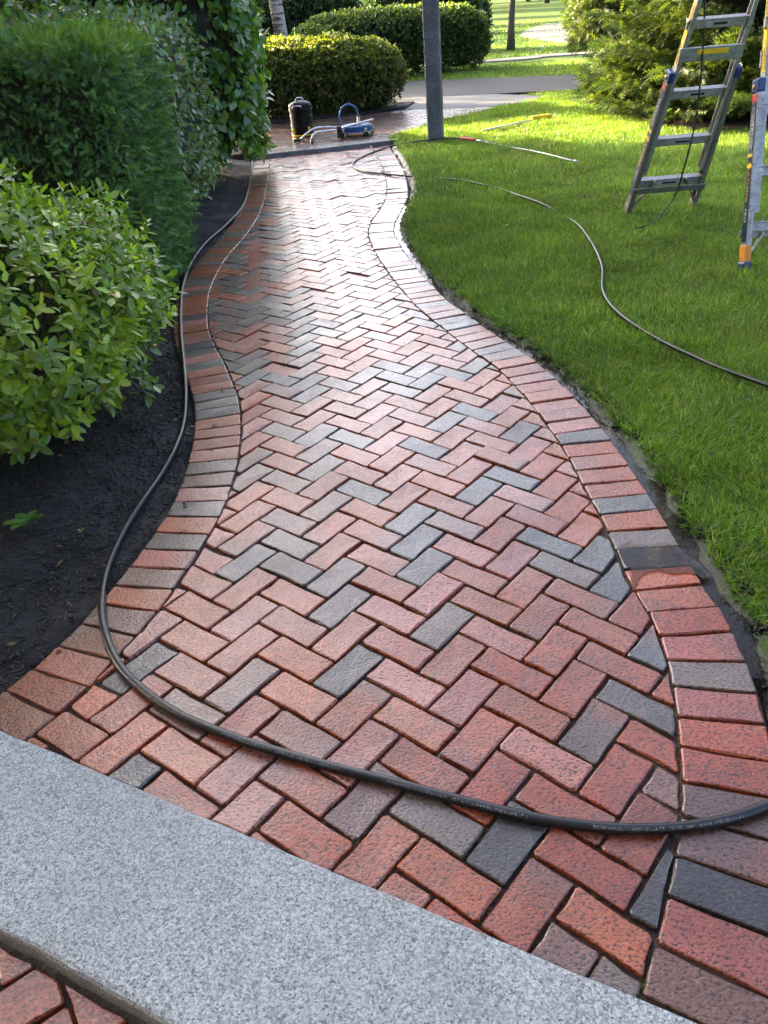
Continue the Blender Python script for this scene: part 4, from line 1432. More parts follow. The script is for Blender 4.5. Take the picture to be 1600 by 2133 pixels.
# --- conifers with drooping boughs
def conifer(name, base, H, r0, n_whorl, per, z0, cols, label, tl=.12, droop=.35, dens=1.0, group=None, tips=None):
    base = np.asarray(base, float)
    root = empty(name, base, label, 'conifer', group)
    tb_ = MB()
    tb_.tube([base + np.array([0, 0, z]) for z in np.linspace(-.1, H, 8)], np.linspace(.12, .015, 8), 8)
    tb_.build('trunk', M['bark'], root)
    bw = MB()
    pos, D, Nn, tin = [], [], [], []
    for w in range(n_whorl):
        f = (w / (n_whorl - 1)) ** 1.9
        z = z0 + (H - z0) * f
        rr = r0 * (1 - f) ** .8 + .08
        for b_ in range(per):
            a = rng.random() * 6.283
            R_ = rr * rng.uniform(.75, 1.12)
            zz_ = z + rng.normal(0, .08)
            t = np.linspace(0, 1, 9)
            pts = np.stack([base[0] + math.cos(a) * R_ * t, base[1] + math.sin(a) * R_ * t, base[2] + zz_ - droop * R_ * t ** 1.3 + .22 * R_ * t ** 3], 1)
            pts[:, 2] = np.maximum(pts[:, 2], base[2] + .10)
            bw.tube(pts[::2], np.linspace(.016, .003, 5), 4, False)
            nsp = max(6, int(30 * R_ * dens))
            for q in range(nsp):
                tq = rng.random() ** .6
                ip = np.array([np.interp(tq, t, pts[:, k]) for k in range(3)])
                tang = pts[min(8, int(tq * 8) + 1)] - pts[max(0, int(tq * 8) - 1)]
                tang /= np.linalg.norm(tang)
                side = np.cross(tang, (0, 0, 1)); side /= np.linalg.norm(side) + 1e-9
                s_ = rng.choice((-1, 1))
                dv = tang * rng.uniform(.4, 1) + side * s_ * rng.uniform(.3, 1.1) + np.array([0, 0, rng.normal(-.15, .3)])
                wdt = .30 * R_ * (1 - tq * .7)
                ip = ip + side * s_ * rng.random() * wdt + np.array([0, 0, -rng.random() * .06])
                pos.append(ip); D.append(dv); Nn.append(np.array([0, 0, 1]) + rng.normal(0, .4, 3))
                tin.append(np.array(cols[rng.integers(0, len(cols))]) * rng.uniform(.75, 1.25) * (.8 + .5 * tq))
    pos, D, Nn, tin = map(np.array, (pos, D, Nn, tin))
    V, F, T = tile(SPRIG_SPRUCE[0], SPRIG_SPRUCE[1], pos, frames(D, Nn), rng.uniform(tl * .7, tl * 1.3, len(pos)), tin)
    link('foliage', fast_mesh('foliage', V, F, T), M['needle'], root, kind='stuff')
    bw.build('branchwork', M['bark'], root, kind='stuff')
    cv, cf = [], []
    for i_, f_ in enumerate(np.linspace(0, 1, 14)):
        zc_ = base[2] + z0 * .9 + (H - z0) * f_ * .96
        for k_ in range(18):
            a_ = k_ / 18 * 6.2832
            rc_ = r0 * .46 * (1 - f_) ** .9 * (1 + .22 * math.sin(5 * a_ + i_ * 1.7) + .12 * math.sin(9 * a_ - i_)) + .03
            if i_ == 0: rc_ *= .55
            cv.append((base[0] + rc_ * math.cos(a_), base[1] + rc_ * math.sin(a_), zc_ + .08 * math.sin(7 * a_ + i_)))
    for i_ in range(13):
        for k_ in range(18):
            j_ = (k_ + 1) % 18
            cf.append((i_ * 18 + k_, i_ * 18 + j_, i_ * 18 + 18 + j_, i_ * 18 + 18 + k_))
    link('shade_core', fast_mesh('shade_core', np.array(cv), np.array(cf), None, True), M['inner'], root)  # dark solid cone added as the shaded interior
    return root
SPR = [(.06, .085, .018), (.085, .115, .022), (.042, .068, .02), (.12, .14, .028)]
conifer('spruce_tree', (5.35, 11.4, TERR_Z), 7.0, 2.05, 30, 20, .36, SPR, 'large spruce with drooping sunlit boughs behind the stepladder', .19, .22, 2.3)
conifer('spruce_tree', (7.9, 13.4, TERR_Z), 7.5, 2.3, 22, 15, .5, SPR, 'second dark spruce standing farther right behind the stepladder', .20, .22, 1.6)
conifer('blue_spruce', (-2.35, 17.6, TERR_Z), 3.6, .95, 16, 9, .4, [(.05, .085, .085), (.06, .10, .10), (.04, .07, .07)], 'bluish spruce behind the birch trunk and clipped shrub', .13, .2, 1.6)

# --- deciduous trees
def tree(name, base, H, tr, crown_c, crown_r, n, ln, cols, label, bark='bark', group=None, lean=(0, 0), cat='tree', seed=1.0, hang=.1, tmpl=LEAF_SMALL, limbs=6, clear=0.0):
    base = np.asarray(base, float)
    root = empty(name, base, label, cat, group)
    tp = base + np.array([lean[0], lean[1], H])
    mb = MB()
    ts = np.linspace(0, 1, 9)
    P = base + (tp - base) * ts[:, None] + np.c_[.05 * np.sin(ts * 5 + seed), .05 * np.cos(ts * 4 + seed), 0 * ts] * tr * 5
    P[0, 2] -= .1
    mb.tube(P, tr * (1 - .55 * ts) * (1 + .35 * (ts == 0)), 12)
    mb.build('trunk', M[bark], root)
    cc = base + np.asarray(crown_c); crr = np.asarray(crown_r, float)
    lm = MB()
    for i in range(limbs):
        d_ = unit(1)[0]; d_[2] = abs(d_[2]) * .6
        e = cc + d_ * crr * .8
        s_ = P[rng.integers(5, 9)]
        C_ = catmull([s_, (s_ + e) / 2 + np.array([0, 0, .12 * H * .3]), e], .3)
        lm.tube(C_, np.linspace(tr * .35, tr * .05, len(C_)), 6)
    lm.build('limbs', M[bark], root, kind='stuff')
    m = max(12, int(n / 60))
    u_ = unit(m)
    cl = cc + u_ * crr * (rng.random((m, 1)) ** .45) * (1 + .2 * wob(u_[:, 0] * 3, u_[:, 1] * 3, u_[:, 2] * 3, 1, seed))[:, None]
    ci = rng.integers(0, m, n)
    P = cl[ci] + rng.normal(0, 1, (n, 3)) * crr * .13
    if clear: P = P[P[:, 2] > clear]
    n = len(P)
    D = rng.normal(0, .7, (n, 3)) + np.array([0, 0, -hang])
    Nn = rng.normal(0, .6, (n, 3)) + np.array([0, 0, .6])
    c_ = np.array(cols)
    shade = rng.uniform(.7, 1.3, m)[ci][:n] if not clear else rng.uniform(.75, 1.25, n)
    ti = c_[rng.integers(0, len(c_), n)] * shade[:, None] * rng.uniform(.85, 1.15, (n, 1))
    L = rng.uniform(ln * .7, ln * 1.3, n)
    V, F, T = tile(tmpl[0], tmpl[1], P, frames(D, Nn), np.stack([L * .9, L, L], 1), ti)
    link('crown', fast_mesh('crown', V, F, T), M['leaf'], root, kind='stuff')
    return root
DEC = [(.045, .085, .018), (.06, .105, .022), (.04, .075, .02), (.075, .12, .025)]
YEL = [(.11, .15, .025), (.13, .16, .03), (.09, .13, .02)]
tree('birch_tree', (-1.17, 17.0, TERR_Z), 6.5, .14, (-1.6, .4, 5.6), (1.5, 1.6, 2.2), 3600, .11, DEC, 'birch with peeling pale banded bark behind the clipped shrub', 'birch', lean=(-.15, 0), seed=2.0, hang=.6)
# trees left of the path, most invented to shade it from the low sun
tree('shade_tree', (-4.1, 14.3, .05), 4.6, .13, (0, 0, 3.0), (1.45, 1.45, 2.5), 9500, .16, DEC, 'added broad-leaved shade tree beyond the climber, left of the terrace', seed=4.0, limbs=8)
tree('shade_tree', (-5.2, 10.2, .05), 5.4, .16, (0, 0, 3.2), (2.2, 2.0, 2.8), 12000, .17, DEC, 'added tall leafy shade tree behind the oval-leaved hedge', seed=5.0, limbs=8)
tree('shade_tree', (-4.3, 7.6, .05), 4.4, .16, (0, .1, 3.0), (1.7, 1.6, 2.1), 9000, .15, DEC, 'dark-trunked tree rising above the yew hedge', seed=6.0, limbs=8)
tree('shade_tree', (-7.6, 6.0, .05), 6.0, .2, (0, 0, 3.6), (2.6, 2.6, 3.2), 11000, .2, DEC, 'added tall leafy shade tree far left behind the yew hedge', seed=8.0, limbs=8)
tree('shade_tree', (-7.0, 16.5, .05), 6.0, .2, (0, 0, 3.8), (1.9, 1.9, 3.2), 9000, .2, DEC, 'added tall leafy shade tree left of the birch', seed=9.0, limbs=8)
tree('shade_tree', (-4.9, 4.7, .05), 4.6, .18, (0, 0, 2.5), (2.1, 2.1, 2.5), 17000, .20, DEC, 'added leafy shade tree left of the yew hedge, nearest to the step', seed=10.0, limbs=8)
tree('shade_tree', (-5.2, 25.4, .05), 5.0, .18, (0, 0, 3.2), (2.3, 2.3, 2.8), 8000, .24, DEC, 'added leafy shade tree beyond the drive, behind the birch', seed=14.0, limbs=8)
tree('shade_tree', (-7.2, 8.6, .05), 5.4, .18, (0, 0, 3.0), (2.2, 2.2, 2.9), 14000, .20, DEC, 'added leafy shade tree in the second row behind the yew hedge', seed=13.0, limbs=8)
# far lawn
tree('lawn_tree', (5.38, 29.0, .08), 4.6, .115, (0, 0, 4.6), (2.3, 2.3, 2.3), 3800, .22, YEL, 'slim dark tree trunk standing on the sunlit lawn past the drive', seed=11.0)
tree('lawn_tree', (17.2, 77, 1.0), 6, .20, (0, 0, 6), (4, 4, 3), 2600, .5, YEL, 'distant slim tree at the top of the far lawn', seed=12.0)
def far_tree(x, y, s, cols, lab, sd):
    z = float(lawn_z(np.array([x]), np.array([y]))[0]) - .1
    return tree('background_tree', (x, y, z), 4.2 * s, .22 * s, (0, 0, 4.4 * s), (2.6 * s, 2.6 * s, 3.4 * s), 1700, .5 * s, cols, lab, seed=sd, limbs=4)
bt = [(-14, 60, 1.1), (-9.5, 52, .9), (-5.5, 58, 1.05), (-1.5, 66, 1.1), (2.5, 60, .85), (7.0, 72, .9), (11, 88, .8), (15, 98, .9), (21, 104, 1.0), (27, 96, 1.0), (24, 66, .9), (31, 80, 1.0), (-20, 52, 1.2), (35, 60, 1.0), (13, 110, 1.0), (6.5, 100, 1.0), (18.5, 120, 1.1), (0, 95, 1.2)]
places = ['far left', 'left', 'left of centre', 'behind the birch', 'above the long hedge', 'above the right end of the hedge', 'beyond the dark bush', 'at the head of the lawn', 'right of the far drive', 'behind the upright evergreen', 'right behind the spruce', 'far right', 'leftmost', 'farthest right', 'deep behind the slim trunk', 'deep behind the hedge', 'deepest beyond the drive', 'deep behind the birch']
for i, ((x, y, s_), pl) in enumerate(zip(bt, places)):
    t = far_tree(x, y, s_ * 1.15, DEC if i % 3 else YEL, 'hazy tree in the background wood, ' + pl, 20.0 + i)
    t['group'] = 'trees in the background'

# --- single sprout in the mulch and weeds in the joints
def rosette(name, p, n, L, cols, label, cat, tmpl=LEAF_OVAL, lift_=.5, group=None, stem=0.0):
    p = np.asarray(p, float)
    root = empty(name, p, label, cat, group)
    top = p + np.array([0, 0, stem])
    if stem:
        mb = MB(); mb.tube([p, p + np.array([.004, 0, stem * .5]), top], .0025, 5); mb.build('stem', M['twig'], root)
    for i in range(n):
        a = i * 2.4 + rng.random() * .5
        d_ = np.array([[math.cos(a), math.sin(a), rng.uniform(.1, lift_)]])
        R_ = frames(d_, np.array([[-.3 * math.cos(a), -.3 * math.sin(a), 1.0]]))
        l_ = L * rng.uniform(.75, 1.15)
        V, F, T = tile(tmpl[0], tmpl[1], top[None], R_, np.array([[l_ * 1.2, l_, l_]]), np.array([cols[i % len(cols)]]))
        link('leaf', fast_mesh('leaf', V, F, T), M['leaf_gloss'], root)
gs = G(65, 1110, .035)
rosette('seedling', gs, 8, .066, [(.06, .16, .02), (.09, .2, .03), (.05, .13, .02)], 'small leafy seedling alone in the dark mulch', 'seedling', stem=.05)
rosette('seedling', G(170, 1112, .02), 4, .018, [(.09, .2, .03)], 'tiny sprout in the mulch right of the seedling', 'seedling', stem=.01)
for (x, y, z, lab) in ((919, 1573, 0, 'tiny grass tuft in a joint just above the hose'), (1176, 1552, 0, 'tiny grass tuft in a joint beside a grey brick'), (268, 2092, LOW_Z, 'small weed at the foot of the granite step'), (1100, 1900, 0, 'tiny weed in a joint below the charcoal brick')):
    g0 = G(x, y, z)
    rosette('weed', g0 + np.array([0, 0, -.006]), 7, .016, [(.14, .17, .04), (.10, .14, .03)], lab, 'weed', (GB[0] * np.array([.16, 1, -1]), GB[1]), 1.4, 'weeds in the paving')

# dead bits lying on the mulch and the edging
n = 190
lx, ly = rng.uniform(-1.9, -.6, n), rng.uniform(1.3, 4.6, n)
xl_ = np.interp(ly, L_out[s, 1], L_out[s, 0])
onb = lx > xl_
keep = (lx < xl_ + .16)
lx, ly, onb = lx[keep], ly[keep], onb[keep]
n = len(lx)
lzz = np.where(onb, .004, bed_z(lx, ly) + .010)
Rm = frames(np.c_[rng.normal(size=(n, 2)), rng.normal(0, .12, n)], np.c_[rng.normal(0, .3, (n, 2)), np.ones(n)])
big_ = rng.random(n) < .25
S_ = np.where(big_[:, None], np.stack([rng.uniform(.02, .035, n)] * 3, 1) * np.array([1.3, 1, 2]), np.stack([rng.uniform(.006, .012, n), rng.uniform(.012, .05, n), rng.uniform(.01, .03, n)], 1))
V, F, T = tile(LEAF_OVAL[0], LEAF_OVAL[1], np.c_[lx, ly, lzz], Rm, S_, np.array([(.09, .05, .02), (.16, .10, .04), (.05, .032, .018), (.20, .16, .07), (.06, .07, .02)])[rng.integers(0, 5, n)])
link('leaf_litter', fast_mesh('leaf_litter', V, F, T), M['leaf'], kind='stuff')

# fallen leaves on the lawn
lv = [(1050, 325, 'tan fallen leaf lying beside the tube of the spray lance'), (1165, 368, 'small tan fallen leaf on the lawn just past the lance nozzle'), (1210, 410, 'dark brown fallen leaf on the lawn between the winding hose and the ladder'),
      (1058, 470, 'reddish fallen leaf on the shaded lawn nearest the path'), (1345, 595, 'tan curled leaf on the lawn in front of the ladder, right of the winding hose'), (1130, 505, 'brown curled leaf lying close left of the winding hose')]
for i, (x, y, lb) in enumerate(lv):
    g0 = G(x, y, .05)
    g0[2] = float(lawn_z(g0[:1], g0[1:2])[0]) + .032
    R_ = frames(rng.normal(size=(1, 3)) * np.array([1, 1, .3]), np.array([[rng.normal(0, .4), rng.normal(0, .4), 1.0]]))
    V, F, T = tile(LEAF_OVAL[0] * np.array([1.7, 1, 3]), LEAF_OVAL[1], g0[None], R_, np.array([.055]), np.array([[(.22, .13, .07), (.24, .16, .08), (.07, .045, .03), (.20, .06, .035), (.24, .14, .07), (.12, .07, .04)][i]]))
    link('fallen_leaf', fast_mesh('fallen_leaf', V, F, T), M['leaf'], label=lb, cat='leaf', group='fallen leaves on the lawn')

# ------------------------------------------------------------------ hoses
def ground_h(x, y):
    x, y = np.array([x]), np.array([y])
    if zone(x, y)[0] > .5:
        dd_ = edge_d(x, y)[0]
        return float(lawn_z(x, y)[0]) * float(smooth(.03, .13, dd_)) + (-.0) 
    s_ = np.argsort(L_out[:, 1])
    xl_ = np.interp(y[0], L_out[s_, 1], L_out[s_, 0])
    if x[0] < xl_ and y[0] < 11: return float(bed_z(x, y)[0]) + .004
    return .001

def hose_line(pix, r, zoff=0.0, extra=()):
    W = []
    for q in pix:
        x, y = q[:2]
        g0 = G(x, y, r)
        for _ in range(3):
            h = ground_h(g0[0], g0[1]) + (q[2] if len(q) > 2 else zoff)
            g0 = G(x, y, h + r)
        W.append(g0)
    W += [np.asarray(e, float) for e in extra]
    P_ = catmull(W, .02)
    return smoothline(resample(P_, .018), 5)

def print_on(root_obj, line, texts, r, size, ang, mat):
    """pale lettering wrapped on the tube; texts = [(string, start metre)]"""
    d_ = np.r_[0, np.cumsum(np.linalg.norm(np.diff(line, axis=0), axis=1))]
    T_ = np.gradient(line, axis=0); T_ /= np.linalg.norm(T_, axis=1)[:, None]
    for txt, s0 in texts:
        cu_ = bpy.data.curves.new('lettering', 'FONT')
        cu_.body = txt; cu_.size = size; cu_.resolution_u = 2
        ob = bpy.data.objects.new('lettering', cu_); COL.objects.link(ob)
        dg = bpy.context.evaluated_depsgraph_get()
        me_ = bpy.data.meshes.new_from_object(ob.evaluated_get(dg))
        COL.objects.unlink(ob); bpy.data.objects.remove(ob)
        n_ = len(me_.vertices)
        co = np.zeros(n_ * 3); me_.vertices.foreach_get('co', co); co = co.reshape(-1, 3)
        s_ = s0 + co[:, 0]
        c_ = np.stack([np.interp(s_, d_, line[:, k_]) for k_ in range(3)], 1)
        t_ = np.stack([np.interp(s_, d_, T_[:, k_]) for k_ in range(3)], 1)
        side = np.cross(t_, (0, 0, 1)); side /= np.linalg.norm(side, axis=1)[:, None]      # right of travel
        a_ = ang - (co[:, 1] - size * .35) / r
        out_ = c_ + (side * np.cos(math.pi / 2 - a_)[:, None] + np.array([0, 0, 1]) * np.sin(math.pi / 2 - a_)[:, None]) * (r + .0004)
        me_.vertices.foreach_set('co', out_.astype(np.float32).ravel()); me_.update()
        me_.materials.clear(); me_.materials.append(mat)
        link('lettering', me_, None, root_obj)

HR = .0118
hp = [(519, 318), (525, 327), (526, 345), (518, 390), (505, 430), (470, 470), (430, 505), (400, 545), (382, 590), (376, 640), (377, 700), (383, 760), (387, 820), (383, 880), (365, 935), (335, 990), (300, 1040), (265, 1095), (238, 1150), (220, 1200), (212, 1250), (215, 1300), (230, 1350), (255, 1395), (290, 1430), (330, 1462), (380, 1492), (440, 1518), (520, 1548), (600, 1572), (700, 1600), (800, 1625), (900, 1652), (1000, 1678), (1100, 1702), (1200, 1718), (1300, 1727), (1400, 1725), (1480, 1715), (1540, 1700), (1600, 1678), (1700, 1625), (1850, 1540)]
line = hose_line(hp, HR)
hose = empty('pressure_hose', line[len(line) // 2] * np.array([1, 1, 0]), 'black printed pressure hose curving along the left edging and across the foreground bricks', 'hose')
mb = MB(); mb.tube(line, HR, 14); mb.build('hose_tube', M['rubber'], hose)
pxs, pys, _ = pixel(line)
dcum = np.r_[0, np.cumsum(np.linalg.norm(np.diff(line, axis=0), axis=1))]
def s_at(px):
    k_ = (pys > 1380)
    ii_ = np.where(k_)[0]
    return float(dcum[ii_[np.argmin(np.abs(pxs[ii_] - px))]])
msg = 'INTERCHANGE BRANDS\u00ae DURA FIT   3/8 PRESSURE WASHER HOSE 6000PSI 275\u00b0F'
print_on(hose, line, [('3/8 PRESSURE WASHER HOSE 6000PSI 275\u00b0F', s_at(262)), (msg, s_at(462)), (msg, s_at(806)), (msg, s_at(1226))], HR, .0088, .62, M['hose_print'])

LR = .0092
lp = [(1760, 850), (1680, 830), (1600, 803), (1550, 785), (1500, 767), (1450, 745), (1400, 722), (1350, 695), (1300, 662), (1268, 630), (1255, 600), (1255, 560), (1243, 525), (1222, 490), (1200, 465, .016), (1165, 445, -.012), (1130, 425, .012), (1080, 407, .014), (1040, 393, -.004), (1005, 385, .010), (960, 375, .004), (915, 372, -.012), (862, 368), (800, 362), (762, 358), (740, 350), (735, 342), (748, 330), (790, 312), (830, 301), (880, 293, .025), (930, 288, .03), (958, 288, .03)]
line2 = hose_line([q if len(q) > 2 else (*q, .022 if (q[0] > 870) else 0) for q in lp], LR)
mb = MB(); mb.tube(line2, LR, 10); h2 = mb.build('pressure_hose', M['rubber'], label='black hose winding over the lawn to a loop on the far bricks', cat='hose')
# lance with red grip
def lz(px, py, dz):
    g0 = G(px, py, .09)
    for _ in range(3): g0 = G(px, py, float(lawn_z(g0[:1], g0[1:2])[0]) + dz)
    return g0
a0, a1 = lz(958, 288, .045), lz(990, 292, .045)
b0, b1 = lz(1058, 301, .03), lz(1196, 335, .035)
lance = empty('spray_lance', (a1[0], a1[1], TERR_Z), 'spray lance with red grip lying in the grass right of the granite post', 'spray lance')
mb = MB(); mb.tube(catmull([a0, (a0 + a1) / 2 + np.array([0, 0, .006]), a1], .03), .017, 8); mb.build('grip', M['red'], lance)
mb = MB(); mb.tube([a1, a1 + (b0 - a1) * .3], .009, 8); mb.build('valve', M['steel'], lance)
mb = MB(); mb.tube(catmull([a1 + (b0 - a1) * .3, b0 + np.array([0, 0, -.02]), b0 * .5 + b1 * .5, b1], .08), .007, 6); mb.build('tube', M['white'], lance)
mb = MB(); mb.tube([b1, b1 + (b1 - b0) / np.linalg.norm(b1 - b0) * .07], .013, 8); mb.build('nozzle', M['grey'], lance)
p0, p1 = lz(1003, 272, .03), lz(1108, 250, .05)
br = empty('brush', (p1[0], p1[1], TERR_Z), 'yellow brush head on a long white pole lying across the lawn', 'brush')
mb = MB(); mb.tube([p0, p1], .010, 8); mb.build('pole', M['white'], br)
q0, q1 = lz(1107, 245, .05), lz(1147, 240, .05)
mb = MB(); mb.bar(q0, q1, .05, .035, bev=.008); mb.build('head', M['yellow'], br)
mb = MB(); mb.bar(q0 - np.array([0, 0, .03]), q1 - np.array([0, 0, .03]), .04, .03, bev=.004); mb.build('bristles', M['orange'], br)
# nail-like bit standing on the border
g0 = G(779, 318, 0)
mb = MB(); mb.tube([g0, g0 + np.array([0, 0, .03]), g0 + np.array([-.02, .02, .06])], .009, 6); mb.tube([g0 + np.array([-.02, .02, .06]), g0 + np.array([-.035, .02, .07])], .013, 6)
mb.build('hose_nozzle', M['grey'], label='small grey nozzle lying on the far right edging bricks', cat='nozzle')

# ------------------------------------------------------------------ drum and surface cleaner on the terrace
dc = np.array([-.70, 12.05, TERR_Z])
DS = lambda q: [(a * .97, b * .90) for a, b in q]
drum = empty('vacuum_drum', dc, 'black lidded drum standing on the wet terrace before the clipped shrub', 'drum')
mb = MB(); mb.lathe(dc, DS([(.150, .0), (.158, .012), (.160, .035), (.160, .14), (.166, .147), (.166, .156), (.160, .163), (.160, .27), (.166, .277), (.166, .287), (.160, .293), (.163, .36)]), 32); mb.build('body', M['drum'], drum)
mb = MB(); mb.lathe(dc, DS([(.163, .015), (.1635, .017), (.1635, .030), (.163, .032)]), 32); mb.build('yellow_band', M['yellow'], drum)
mb = MB(); mb.lathe(dc, DS([(.160, .360), (.172, .363), (.172, .378), (.166, .385), (.166, .425), (.150, .452), (.118, .474), (.07, .487), (.02, .490)]), 32); lid = mb.build('lid', M['drum'], drum)
mb = MB(); mb.tube(catmull([dc + np.array(q) for q in ((-.05, 0, .436), (-.035, 0, .47), (.035, 0, .47), (.05, 0, .436))], .01), .010, 8); mb.build('lid_handle', M['steel'], lid)
mb = MB(); mb.box(dc + np.array([-.035, -.170, .40]), (.105, .03, .07), None, .012); mb.build('latch', M['black'], drum)
mb = MB(); mb.tube(catmull([dc + np.array(q) for q in ((-.09, -.165, .36), (-.085, -.205, .39), (.015, -.205, .39), (.02, -.165, .36))], .01), .009, 8); mb.build('handle', M['steel'], drum)
for sx in (-.12, .10):
    mb = MB(); mb.box(dc + np.array([sx, -.135, .09]), (.035, .02, .07), None, .004); mb.build('label_plate', M['yellow'], drum)

sc0 = np.array([.06, 11.62, TERR_Z])
clean = empty('surface_cleaner', sc0, 'blue disc surface cleaner with casters and bent steel handle on the terrace', 'surface cleaner')
mb = MB(); mb.lathe(sc0, [(.205, .05), (.215, .055), (.215, .118), (.208, .130), (.18, .138), (.05, .145), (.02, .145)], 36); deck = mb.build('deck', M['discblue'], clean)
mb = MB(); mb.lathe(sc0, [(.216, .045), (.222, .047), (.222, .062), (.216, .064)], 36); mb.build('rim', M['grey'], clean)
mb = MB(); mb.lathe(sc0 + np.array([.03, 0, .145]), [(.028, 0), (.028, .03), (.018, .035), (.018, .065), (.024, .068), (.024, .08)], 14); mb.build('swivel', M['steel'], clean)
for k_, a in enumerate((.6, 2.2, 3.7, 5.2)):
    c_ = sc0 + np.array([.25 * math.cos(a), .25 * math.sin(a), 0])
    mb = MB(); mb.box(c_ + np.array([0, 0, .085]), (.035, .035, .05), None, .005); mb.bar(c_ + np.array([0, 0, .10]), sc0 + np.array([.19 * math.cos(a), .19 * math.sin(a), .10]), .02, .008)
    cs = mb.build('caster', M['steel'], clean)
    mb = MB(); mb.lathe(c_ + np.array([0, -.011, .035]), [(.034, 0), (.036, .004), (.036, .018), (.034, .022)], 16, np.array([[1, 0, 0], [0, 0, 1], [0, -1, 0]])); mb.build('wheel', M['rubber'], cs)
hb = catmull([sc0 + np.array(q) for q in ((.23, .05, .175), (.10, -.10, .17), (-.10, -.14, .14), (-.26, -.12, .10))], .03)
mb = MB(); mb.tube(hb, .013, 8); mb.build('yoke', M['steel'], clean)
hd = catmull([sc0 + np.array(q) for q in ((-.12, -.10, .10), (-.34, -.20, .11), (-.50, -.30, .115), (-.58, -.38, .10), (-.61, -.42, .05))], .03)
mb = MB(); mb.tube(hd, .013, 8); mb.build('handle', M['steel'], clean)
mb = MB(); mb.tube([hd[-1], hd[-1] + np.array([-.003, -.02, -.06])], .017, 8); mb.build('grip', M['rubber'], clean)
hd2 = catmull([sc0 + np.array(q) for q in ((-.14, .02, .10), (-.40, .02, .13), (-.58, -.02, .13), (-.70, -.06, .07), (-.78, -.08, .015))], .03)
mb = MB(); mb.tube(hd2, .013, 8); mb.build('handle', M['steel'], clean)
mb = MB(); mb.tube([hd2[-1], hd2[-1] + np.array([-.09, -.01, -.003])], .017, 8); mb.build('grip', M['rubber'], clean)
mb = MB(); mb.box(sc0 + np.array([-.24, -.15, .08]), (.07, .06, .14), None, .01); mb.build('valve_block', M['black'], clean)
arc = catmull([sc0 + np.array(q) for q in ((-.20, -.10, .16), (-.22, -.07, .27), (-.17, -.04, .36), (-.08, -.02, .385), (.0, 0, .34), (.03, 0, .26), (.03, 0, .225))], .02)
mb = MB(); mb.tube(arc, .012, 10); mb.build('feed_hose', M['hoseblue'], clean)

# ------------------------------------------------------------------ granite post
pb = np.array([1.03, 10.55, TERR_Z - .05])
def post_geo(w, d, z0, z1, rz, lean, seed):
    r_ = np.random.default_rng(seed)
    V, F = [], []
    zs = np.linspace(z0, z1, 22)
    for i, z in enumerate(zs):
        ring = []
        for (sx, sy) in ((-1, -1), (1, -1), (1, 1), (-1, 1)):
            x, y = sx * w / 2, sy * d / 2
            for (ux, uy) in (((0, -sy) if (sx * sy) > 0 else (-sx, 0)), ((-sx, 0) if (sx * sy) > 0 else (0, -sy))):
                ring.append((x + ux * .012 + r_.normal(0, .0012), y + uy * .012 + r_.normal(0, .0012)))
        for x, y in ring:
            V.append((x * math.cos(rz) - y * math.sin(rz) + lean[0] * z, x * math.sin(rz) + y * math.cos(rz) + lean[1] * z, z))
    for i in range(len(zs) - 1):
        for k_ in range(8):
            j = (k_ + 1) % 8
            F.append((i * 8 + k_, i * 8 + j, i * 8 + 8 + j, i * 8 + 8 + k_))
    F.append(tuple(range((len(zs) - 1) * 8, len(zs) * 8)))
    return np.array(V), F
V, F = post_geo(.185, .185, 0, 2.35, -.22, (-.012, 0), 3)
mb = MB(); mb.add(V + pb, F)
mb.build('granite_post', M['granite_post'], label='square rough grey granite post standing on the lawn at the end of the path', cat='post')

